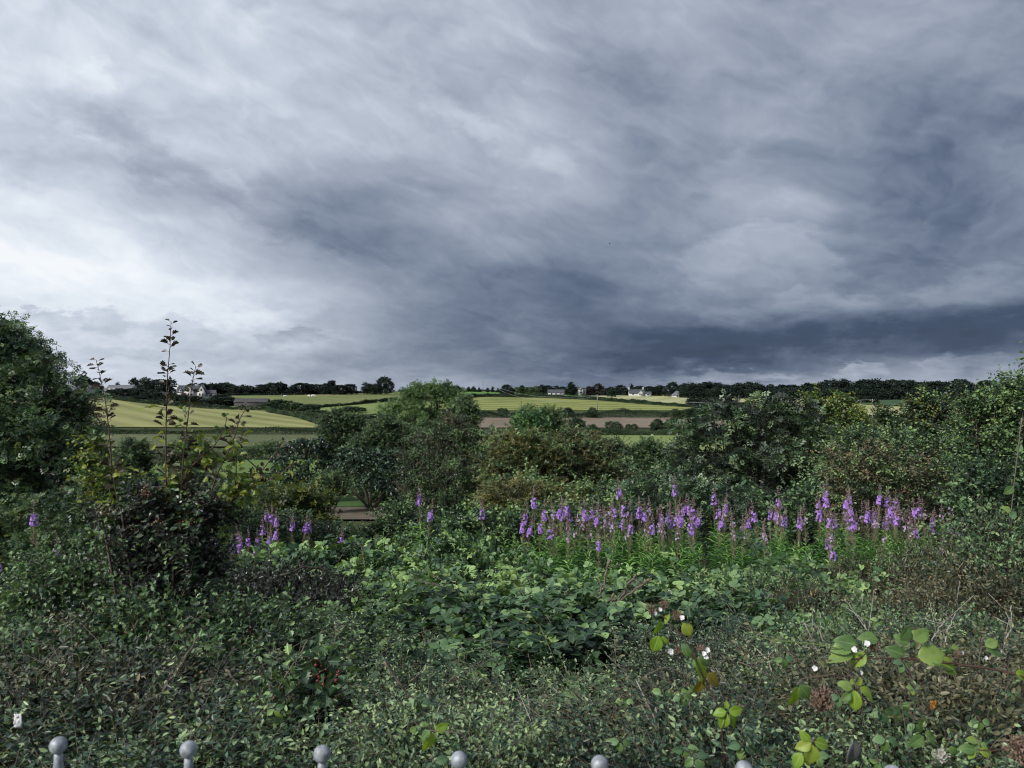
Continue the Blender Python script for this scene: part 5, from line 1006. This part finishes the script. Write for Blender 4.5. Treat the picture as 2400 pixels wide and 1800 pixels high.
# scrub that knits the middle distance together
lobebush('thorn_shrub', 'ragged green scrub joining the central thorn tree to the olive thicket', 'bush', 27,
  [(1130,1035,30,26),(1155,1060,34,30),(1120,1075,36,36),(1170,1095,36,30),(1145,1130,50,34)], 'haw', mat='haw', leafscale=2.6, dens=.7)
lobebush('thorn_shrub', 'ragged dark scrub joining the thicket to the elder in the dip', 'bush', 25,
  [(1445,1110,36,26),(1490,1125,44,30),(1550,1130,44,30),(1420,1140,50,30),(1590,1120,34,36)], 'haw', mat='darkgreen', leafscale=2.6, dens=.8)
lobebush('scrub_bush', 'low dark scrub between the two ivy covered bushes', 'bush', 38,
  [(775,1120,24,16),(790,1140,30,16),(760,1145,30,18)], 'dark', skirt=0)
# ------------------------------------------------------------------ detailed bramble leaves and canes close by
def bigleaf(mb, C, Yd, Nn, s, tint=.5, seed=0):
    """serrated, pleated ovate leaflet"""
    nr, nc = 17, 7; V = []
    for i in range(nr):
        t = i / (nr - 1); w = .35 * (math.sin(math.pi * min(1, t * .94 + .05)) ** .75) * (1.12 - .45 * t) + .002
        if i % 2 and 0 < i < nr - 1: w *= 1.14
        for j in range(nc):
            a = (j / (nc - 1) * 2 - 1); y = t + abs(a) * .07 * (1 - t); fold = abs(a) * w * .35; pl = .016 * math.cos((t * 9 - abs(a) * 1.3) * 2 * math.pi) * (1 - (abs(a) - .5) ** 2)
            V.append((a * w, y, fold + pl - .22 * t * t - .05 * abs(a) ** 2))
    fs = [(i * nc + j, i * nc + j + 1, (i + 1) * nc + j + 1, (i + 1) * nc + j) for i in range(nr - 1) for j in range(nc - 1)]
    leaves(mb, (np.array(V), fs, np.array([1.0 if j == nc // 2 else .0 for i in range(nr) for j in range(nc)])), np.array([C]), np.array([Yd], float), np.array([Nn], float), np.array([s]), np.array([tint]))
def P2(px, py, d): return Wp(px, py, d)
def spray_leaf(name, label, d, items, mat='bright', petiole=None, canes=(), cat='bramble leaf', stem='reddish', group='bright bramble leaves near the railing'):
    """items: (px0,py0, px1,py1, facing) base->tip pixels of each leaflet"""
    d = d * .78; o = P2(items[0][0], items[0][1], d) if items else P2(canes[0][0][0][0], canes[0][0][0][1], d); r = thing(name, label, cat, tuple(o), group)
    for it in items:
        x0, y0, x1, y1 = it[:4]; m_ = it[4] if len(it) > 4 else mat; dd = it[5] if len(it) > 5 else 0; nn = it[6] if len(it) > 6 else (rng.normal() * .35, -.7 + rng.normal() * .2, .55 + rng.normal() * .35)
        a, b = P2(x0, y0, d), P2(x1, y1, d + dd); mb = MB(); bigleaf(mb, a - o, b - a, nn, np.linalg.norm(b - a) * 1.03, rng.uniform(.3, .7)); link('leaflet', mb.mesh('leaflet', M[m_], True), r)
    for pts, rr, sm in canes:
        P = np.array([P2(q[0], q[1], d + (q[2] if len(q) > 2 else 0)) for q in pts]) - o; tt = np.linspace(0, 1, len(P)); f_ = np.linspace(0, 1, 30)
        C = np.stack([np.interp(f_, tt, P[:, i]) for i in range(3)], 1); kk = np.ones(5) / 5; C[2:-2] = np.stack([np.convolve(C[:, i], kk, 'valid') for i in range(3)], 1)
        rr = rr * .6; mb = MB(); tube(mb, C + rng.normal(size=C.shape) * rr * .25, np.linspace(rr, rr * .6, 30), 6)
        th = C[rng.integers(2, 28, 16)]; dv = rv(16); tubes(mb, np.stack([th, th + dv * rr * 3], 1), np.array([rr * .5, .0001]), 3)
        link('cane', mb.mesh('cane', M[sm]), r)
    return r, o
def blossom(parent, o, px, py, d, s, petals=5):
    d *= .78; s *= .47 * rng.uniform(.7, 1.25); mb = MB(); c = P2(px, py, d) - o; nn = unit(np.array([rng.normal() * .4, -.9, .5 + rng.normal() * .3])); sx = unit(np.cross(nn, [0, 0, 1.])); sy = np.cross(nn, sx)
    for j in range(petals):
        a = j * 2 * math.pi / petals + rng.normal() * .25; leaves(mb, T_PETAL, np.array([c]), np.array([math.cos(a) * sx + math.sin(a) * sy + nn * rng.uniform(.2, 1.0)]), np.array([nn]), np.array([s]), np.array([.5]))
    q_ = c + nn * s * .25 + rv(8) * s * .16; balls(mb, q_, s * .07)
    b = link('blossom', mb.mesh('blossom', M['white']), parent)
def seedhead(parent, o, px, py, d, rad, n=60, mat='seedhead'):
    d *= .78; rad *= .78; mb = MB(); c = P2(px, py, d) - o; C = c + rv(n) * rng.uniform(.4, 1, n)[:, None] * rad
    leaves(mb, T_OVAL, C, rv(n), rv(n), rad * .35, np.full(n, .5)); balls(mb, C[::3], rad * .10)
    tubes(mb, np.stack([np.repeat([c - [0, 0, rad]], n, 0), C], 1), np.array([.0008, .0006]), 3); link('seedhead', mb.mesh('seedhead', M[mat]), parent)
r, o = spray_leaf('bramble_cane', 'upright bramble cane with bright lime leaves and white flowers right of centre', 1.75,
  [(1548,1455,1536,1492),(1600,1460,1622,1492),(1545,1490,1530,1530),(1552,1490,1562,1512),(1605,1520,1632,1540,'pale'),(1628,1545,1662,1602),(1655,1580,1690,1606,'autumn'),(1648,1592,1630,1628,'autumn'),(1620,1538,1600,1512,'pale'),(1570,1440,1555,1460),(1640,1535,1665,1560,'pale')],
  canes=[([(1700,1800,.1),(1688,1660),(1655,1600),(1610,1500),(1585,1475),(1550,1440)], .0032, 'reddish'), ([(1650,1600),(1560,1560),(1480,1600)], .0015, 'twig')])
for bx, by, s_ in [(1534,1437,.012),(1548,1428,.008),(1599,1449,.010),(1571,1528,.012),(1650,1532,.010),(1658,1524,.010),(1655,1540,.009)]: blossom(r, o, bx, by, 1.74, s_)
for sx_, sy_, rd in [(1528,1425,.016),(1556,1415,.014),(1585,1440,.016),(1590,1525,.013),(1640,1518,.012)]: seedhead(r, o, sx_, sy_, 1.76, rd, 40)
spray_leaf('bramble_sprig', 'bright lime bramble sprig of five leaflets above the fifth railing ball', 1.6,
  [(1703,1668,1672,1672),(1703,1662,1704,1644),(1708,1668,1742,1664),(1704,1672,1688,1708),(1710,1672,1728,1706,'bright')], canes=[([(1703,1672),(1696,1700),(1688,1726),(1700,1800,.1)], .0018, 'reddish')])
spray_leaf('bramble_sprig', 'largest bright lime bramble sprig at the bottom right of centre', 1.45,
  [(1902,1742,1866,1754),(1898,1738,1876,1716,'bright'),(1908,1738,1946,1748),(1903,1745,1900,1800),(1880,1765,1858,1800,'bright')], canes=[([(1903,1740),(1912,1730),(1900,1800,.05)], .0018, 'reddish')])
spray_leaf('bramble_sprig', 'bright green bramble sprig with a large hanging leaflet beside the brown seedhead', 1.65,
  [(2005,1618,2000,1668),(2015,1612,2054,1640),(1998,1614,1968,1600,'pale'),(2010,1608,2020,1590),(1995,1625,1972,1642,'pale')], canes=[([(2008,1612),(2000,1590),(1960,1560)], .0018, 'twig')])
r, o = spray_leaf('bramble_sprig', 'bright green bramble leaf with a big dull brown seedhead on its right', 1.6,
  [(1868,1608,1856,1660),(1874,1605,1900,1640,'pale')], canes=[([(1868,1605),(1880,1590),(1960,1580)], .0016, 'twig')]); seedhead(r, o, 1925, 1638, 1.58, .026, 160)
spray_leaf('bramble_sprig', 'bright bramble sprig of three leaflets near the bottom right corner', 1.5,
  [(2285,1758,2250,1752,'pale'),(2290,1752,2306,1732),(2295,1758,2326,1768),(2286,1762,2268,1776,'bright'),(2288,1795,2296,1800,'bright')], canes=[([(2290,1757),(2330,1760),(2420,1740)], .0016, 'reddish')])
spray_leaf('bramble_sprig', 'pale green bramble leaves low at the right between two canes', 1.6, [(2165,1725,2134,1750,'pale'),(2170,1722,2200,1746,'pale'),(2168,1718,2186,1722,'pale'),(2225,1750,2244,1770,'pale')], 'pale')
spray_leaf('bramble_sprig', 'drooping yellow green bramble leaf left of centre near the railing', 1.5, [(1010,1715,1000,1765,'bright'),(1020,1712,1050,1700,'bright'),(1008,1712,985,1735,'pale')], canes=[([(1010,1712),(1080,1718),(1100,1740)], .0015, 'twig')])
r, o = spray_leaf('long_bramble_cane', 'long brown bramble cane reaching in from the right edge with pale leaves and white flowers', 1.9,
  [(2000,1515,1950,1520,'pale'),(2010,1512,1960,1500,'pale'),(2000,1535,1940,1540,'pale'),(2030,1532,1995,1560,'bright'),(2110,1500,2140,1470,'pale'),(2140,1500,2180,1478,'pale'),(2130,1510,2100,1490,'pale'),(2150,1540,2220,1530,'pale'),(2170,1545,2240,1560,'pale'),(2200,1548,2250,1575,'bright'),(2120,1535,2080,1520,'pale'),(2060,1500,2015,1490,'pale'),(2310,1520,2355,1530,'pale'),(2310,1515,2340,1500,'pale'),(2380,1575,2410,1590,'bright')],
  canes=[([(2440,1600),(2340,1570),(2240,1555),(2150,1545),(2080,1540),(1940,1549)], .0038, 'reddish'), ([(2000,1525),(1900,1508),(1830,1502),(1760,1492)], .0022, 'greenstem'), ([(2030,1530),(2000,1560),(1985,1590)], .002, 'reddish')], cat='bramble')
for bx, by in [(2032,1508),(2004,1522),(2254,1530),(2310,1542),(1910,1566),(2018,1577)]: blossom(r, o, bx, by, 1.88, .011)
seedhead(r, o, 2050, 1512, 1.9, .018, 60); seedhead(r, o, 2245, 1532, 1.9, .012, 40)
r, o = spray_leaf('bramble_seedhead', 'pale brown dried bramble flower head in the bottom right corner', 1.6, [], canes=[([(2395,1760),(2380,1800,.05)], .002, 'twig')], cat='seedhead', group=None)
seedhead(r, o, 2392, 1755, 1.6, .030, 160); 
r, o = spray_leaf('bramble_seedhead', 'small pale dried flower head left of the corner one', 1.6, [], canes=[([(2208,1775),(2225,1800,.05)], .002, 'twig')], cat='seedhead', group=None)
seedhead(r, o, 2205, 1770, 1.6, .016, 70, 'umbel')
spray_leaf('hawthorn_shoot', 'thin upright shoot with few pale leaves at the right edge before the dark shrubs', 3.0,
  [(2376,1140,2356,1158,'pale'),(2378,1130,2394,1148,'bramble'),(2370,1200,2352,1188,'pale'),(2366,1212,2384,1200,'bramble'),(2384,1060,2396,1040,'bramble')], 'pale', canes=[([(2395,980),(2385,1060),(2376,1140),(2368,1220),(2362,1300,.2),(2360,1420,.5)], .003, 'twig')], cat='shoot', group=None)
# red shoot at top right corner
P0 = gp(2420, 5.0); ms_, ml_ = shoot('stem', '', [(2440,1000),(2425,930),(2402,860),(2398,800)], 5.0, 18, .045, T_HAW, 'haw', .005, 'twig', .4, org=P0)
r = thing('hawthorn_shoot', 'leafy twig entering the sky at the right edge above the wood', 'shoot', tuple(P0)); link('stem', ms_, r); link('foliage', ml_, r)
ms_, ml_ = shoot('stem', '', [(2440,900),(2410,880),(2385,850)], 5.0, 8, .05, T_HAW, 'haw', .003, 'twig', .4, org=P0); link('stem', ms_, r); link('foliage', ml_, r)

# pale dead stems
for i, (pts, lb) in enumerate([([(1885,1460),(1912,1515),(1945,1590)], 'leftmost pale dead stem above the bright leaves'), ([(1905,1455),(1925,1490),(1950,1540)], 'pale dead stem second from the left'), ([(1800,1530),(1808,1575)], 'short pale dead stem left of the others'),
    ([(2010,1440),(2030,1470),(2038,1500)], 'pale forked dead stem in the middle of the berried shrubs'), ([(2150,1540),(2157,1580),(2155,1620)], 'upright pale dead stem below the long cane'), ([(2240,1430),(2220,1480),(2208,1540)], 'pale dead stem leaning right of the green leaves'), ([(2215,1455),(2195,1480),(2180,1515)], 'slanting pale dead stem beside the leaning one'),
    ([(2075,1560),(2068,1590),(2075,1620)], 'thin pale dead stem under the cane middle'), ([(2372,1420),(2366,1480),(2330,1560)], 'long dead stem near the right edge'), ([(2400,1620),(2340,1660)], 'pale twig slanting at the right edge'),
    ([(1560,1730),(1552,1765),(1545,1800)], 'thick pale dead stem at the bottom between two railing balls'), ([(1610,1750),(1660,1758),(1700,1775)], 'pale dead twig lying by the fifth railing ball'), ([(1695,1580),(1715,1620),(1740,1650)], 'pale dead twig behind the five leaflet sprig'), ([(1240,1670),(1250,1700),(1262,1740)], 'pale dead twig low in the centre'),
    ([(2120,1600),(2100,1700),(2090,1760)], 'brownish dead twig below the cane on the right')]):
    d_ = 2.3 if pts[0][1] < 1650 else 1.7; P = np.array([Wp(x, y, d_) for x, y in pts]); P = np.stack([np.interp(np.linspace(0, 1, 14), np.linspace(0, 1, len(P)), P[:, k]) for k in range(3)], 1) + rng.normal(size=(14, 3)) * .0022
    mb = MB(); thick = .005 if 'thick' in lb else .003; tube(mb, P - P[0], np.linspace(thick * .5, thick, 14) if True else 0, 5)
    for q_ in range(4):
        k = rng.integers(1, 12); e = P[k] - P[0] + rng.normal(size=3) * .045 + [0, 0, .04]; tube(mb, [P[k] - P[0], e], [thick * .5, thick * .25], 4)
    ob = link('dead_stem', mb.mesh('dead_stem', M['deadtwig'])); ob.location = tuple(P[0]); tag(ob, lb, 'dead stem', 'pale dead stems')
# brown shoots crossing the foreground shrubs
for i, (pts, lb) in enumerate([([(620,1680),(665,1590),(720,1500)], 'brown shoot slanting up to the right over the red haws'), ([(370,1640),(420,1560),(465,1490)], 'brown shoot rising under the copper hawthorn'), ([(530,1570),(570,1620),(600,1690)], 'reddish shoot curving down left of the red haws'), ([(280,1560),(350,1545),(400,1580)], 'thin shoot arching under the copper hawthorn'),
    ([(900,1550),(950,1620),(980,1660)], 'thin brown shoot crossing left of centre'), ([(1440,1390),(1380,1470),(1370,1500)], 'grey brown twig in the bare patch right of centre'), ([(1525,1355),(1440,1420),(1330,1450)], 'long grey twig sweeping left from the bare patch'), ([(1490,1345),(1455,1400),(1390,1500)], 'upright grey twig of the bare patch'), ([(1430,1310),(1410,1380),(1395,1420)], 'short upright twig under the willowherb'),
    ([(880,1800),(980,1720),(1020,1700)], 'brown shoot slanting near the fourth railing ball'), ([(1330,1500),(1400,1520),(1480,1560)], 'grey twig low in the bare patch'), ([(660,1350),(720,1325),(800,1350)], 'thin brown cane arching over the left brambles')]):
    d_ = 1.95 if pts[0][1] > 1560 or pts[-1][1] > 1600 else 3.6; P = np.array([Wp(x, y, d_) for x, y in pts]); tt = np.linspace(0, 1, 16); P = np.stack([np.interp(tt, np.linspace(0, 1, len(P)), P[:, k]) for k in range(3)], 1) + rng.normal(size=(16, 3)) * .002 * d_ / 2
    r = thing('bare_shoot', lb, 'shoot', tuple(P[0]), 'bare shoots over the shrubs'); mb = MB(); tube(mb, P - P[0], np.linspace(.0018, .001, 16) * d_, 5); ml = MB()
    B_ = P[rng.integers(2, 16, 10)] - P[0]; sprays(ml, mb, B_, rv(10) + [0, 0, .4], .05 * d_ / 2, 4, .016, T_OVAL, .1, .0008 * d_, rng.uniform(.3, .6, 10)); link('stem', mb.mesh('stem', M['twig']), r); link('foliage', ml.mesh('foliage', M['coton']), r)

# ------------------------------------------------------------------ litter
def crumple(name, label, cat, px, py, d, w, h, mat):
    n_ = 9; V = []
    for i in range(n_):
        for j in range(n_):
            V.append(((i / (n_ - 1) - .5) * w + rng.normal() * w * .03, rng.normal() * w * .12, (j / (n_ - 1) - .5) * h + rng.normal() * h * .03))
    mb = MB(); mb.raw(V, [(i * n_ + j, (i + 1) * n_ + j, (i + 1) * n_ + j + 1, i * n_ + j + 1) for i in range(n_ - 1) for j in range(n_ - 1)]); ob = link(name, mb.mesh(name, mat, True)); ob.location = tuple(Wp(px, py, d)); tag(ob, label, cat)
    s_ = ob.modifiers.new('thick', 'SOLIDIFY'); s_.thickness = .001
crumple('paper_scrap', 'crumpled white scrap caught in the shrubs at the bottom left', 'litter', 41, 1690, 1.40, .014, .026, plain('white_paper', (.6, .6, .62), (.8, .8, .82), .6, 40))
mb = MB(); bigleaf(mb, np.zeros(3), (.1, .1, -1), (.3, -.9, .2), .048)
ob = link('withered_leaf', mb.mesh('withered_leaf', plain('grey_leaf', (.10, .10, .10), (.17, .17, .17), .7, 40))); ob.location = tuple(Wp(2000, 1738, 1.3)); tag(ob, 'grey underside of a withered bramble leaf hanging at the bottom right', 'leaf'); ob.modifiers.new('thick', 'SOLIDIFY').thickness = .001
crumple('orange_leaf', 'small orange withered leaf low on the right', 'leaf', 2188, 1652, 1.7, .013, .017, plain('orange_leaf', (.45, .17, .03), (.55, .25, .06), .7, 60))

# ------------------------------------------------------------------ railing
M['galv'] = plain('galvanised_paint', (.16, .17, .18), (.42, .46, .51), .55, 110, .5, .2, .5)
rail = thing('ball_topped_railing', 'grey metal railing with ball topped bars along the bottom of the picture', 'railing', (0, .977, 0))
bx0 = -.610
for i in range(-2, 12):
    x = bx0 + i * .1805; y = -.0717 * x; zt = E - .4855 + rng.normal() * .0008
    b = MB(); tube(b, [(x, y, .12), (x, y, zt - .052), (x, y, zt - .046), (x, y, zt - .020), (x, y, zt - .008)], [.0088, .0088, .0080, .0056, .0052], 14); bar = link('bar', b.mesh('bar', M['galv'], True), rail)
    bpy.data.meshes
    f_ = MB(); nu, nv = 20, 12; V = []; rr = .0112
    for a in range(nv + 1):
        for c_ in range(nu): th = math.pi * a / nv; V.append((x + rr * math.sin(th) * math.cos(2 * math.pi * c_ / nu), y + rr * math.sin(th) * math.sin(2 * math.pi * c_ / nu), zt + rr * math.cos(th)))
    f_.raw(V, [(a * nu + c_, (a + 1) * nu + c_, (a + 1) * nu + (c_ + 1) % nu, a * nu + (c_ + 1) % nu) for a in range(nv) for c_ in range(nu)]); link('finial', f_.mesh('finial', M['galv'], True), bar)
for z in (.2, E - .60):
    b = MB(); x0, x1 = bx0 - .5, bx0 + 12 * .1805; v = []
    for x in (x0, x1):
        y = -.0717 * x; v += [(x, y - .02, z - .008), (x, y + .02, z - .008), (x, y + .02, z + .008), (x, y - .02, z + .008)]
    b.raw(v, [(0, 1, 5, 4), (1, 2, 6, 5), (2, 3, 7, 6), (3, 0, 4, 7), (0, 3, 2, 1), (4, 5, 6, 7)]); link('rail', b.mesh('rail', M['galv']), rail)

# more bramble sprigs woven through the near shrubs
for i in range(34):
    right = i < 22; px_ = rng.uniform(1740, 2400) if right else rng.uniform(600, 1700); py_ = rng.uniform(1440, 1790) if right else rng.uniform(1560, 1790); d_ = np.interp(py_, [1440, 1800], [2.9, 1.65]); s_ = rng.uniform(.75, 1.15) * (62 / d_)
    a_ = rng.uniform(-.6, .6); it = []
    for k_, (aa, ll) in enumerate([(0, 1.0), (1.35, .8), (-1.35, .8)]):
        th = math.pi / 2 + a_ + aa; x0, y0 = px_ + math.cos(th) * s_ * .12, py_ + math.sin(th) * s_ * .12
        it.append((x0, y0, x0 + math.cos(th) * s_ * ll, y0 + math.sin(th) * s_ * ll * .8, pick('bramble', 'bramble', 'pale') if k_ or not right else pick('pale', 'bramble', 'pale')))
    spray_leaf('bramble_sprig', 'green three leaflet bramble sprig among the ' + ('shrubs at the bottom right' if right else 'small leaved shrubs along the bottom'), d_, it, group='green bramble sprigs ' + ('at the bottom right' if right else 'along the bottom'), canes=[([(px_, py_), (px_ - math.cos(a_) * 10, py_ - 14), (px_ + rng.uniform(-70, 70), py_ + rng.uniform(10, 60), .15)], .0018, 'twig')])
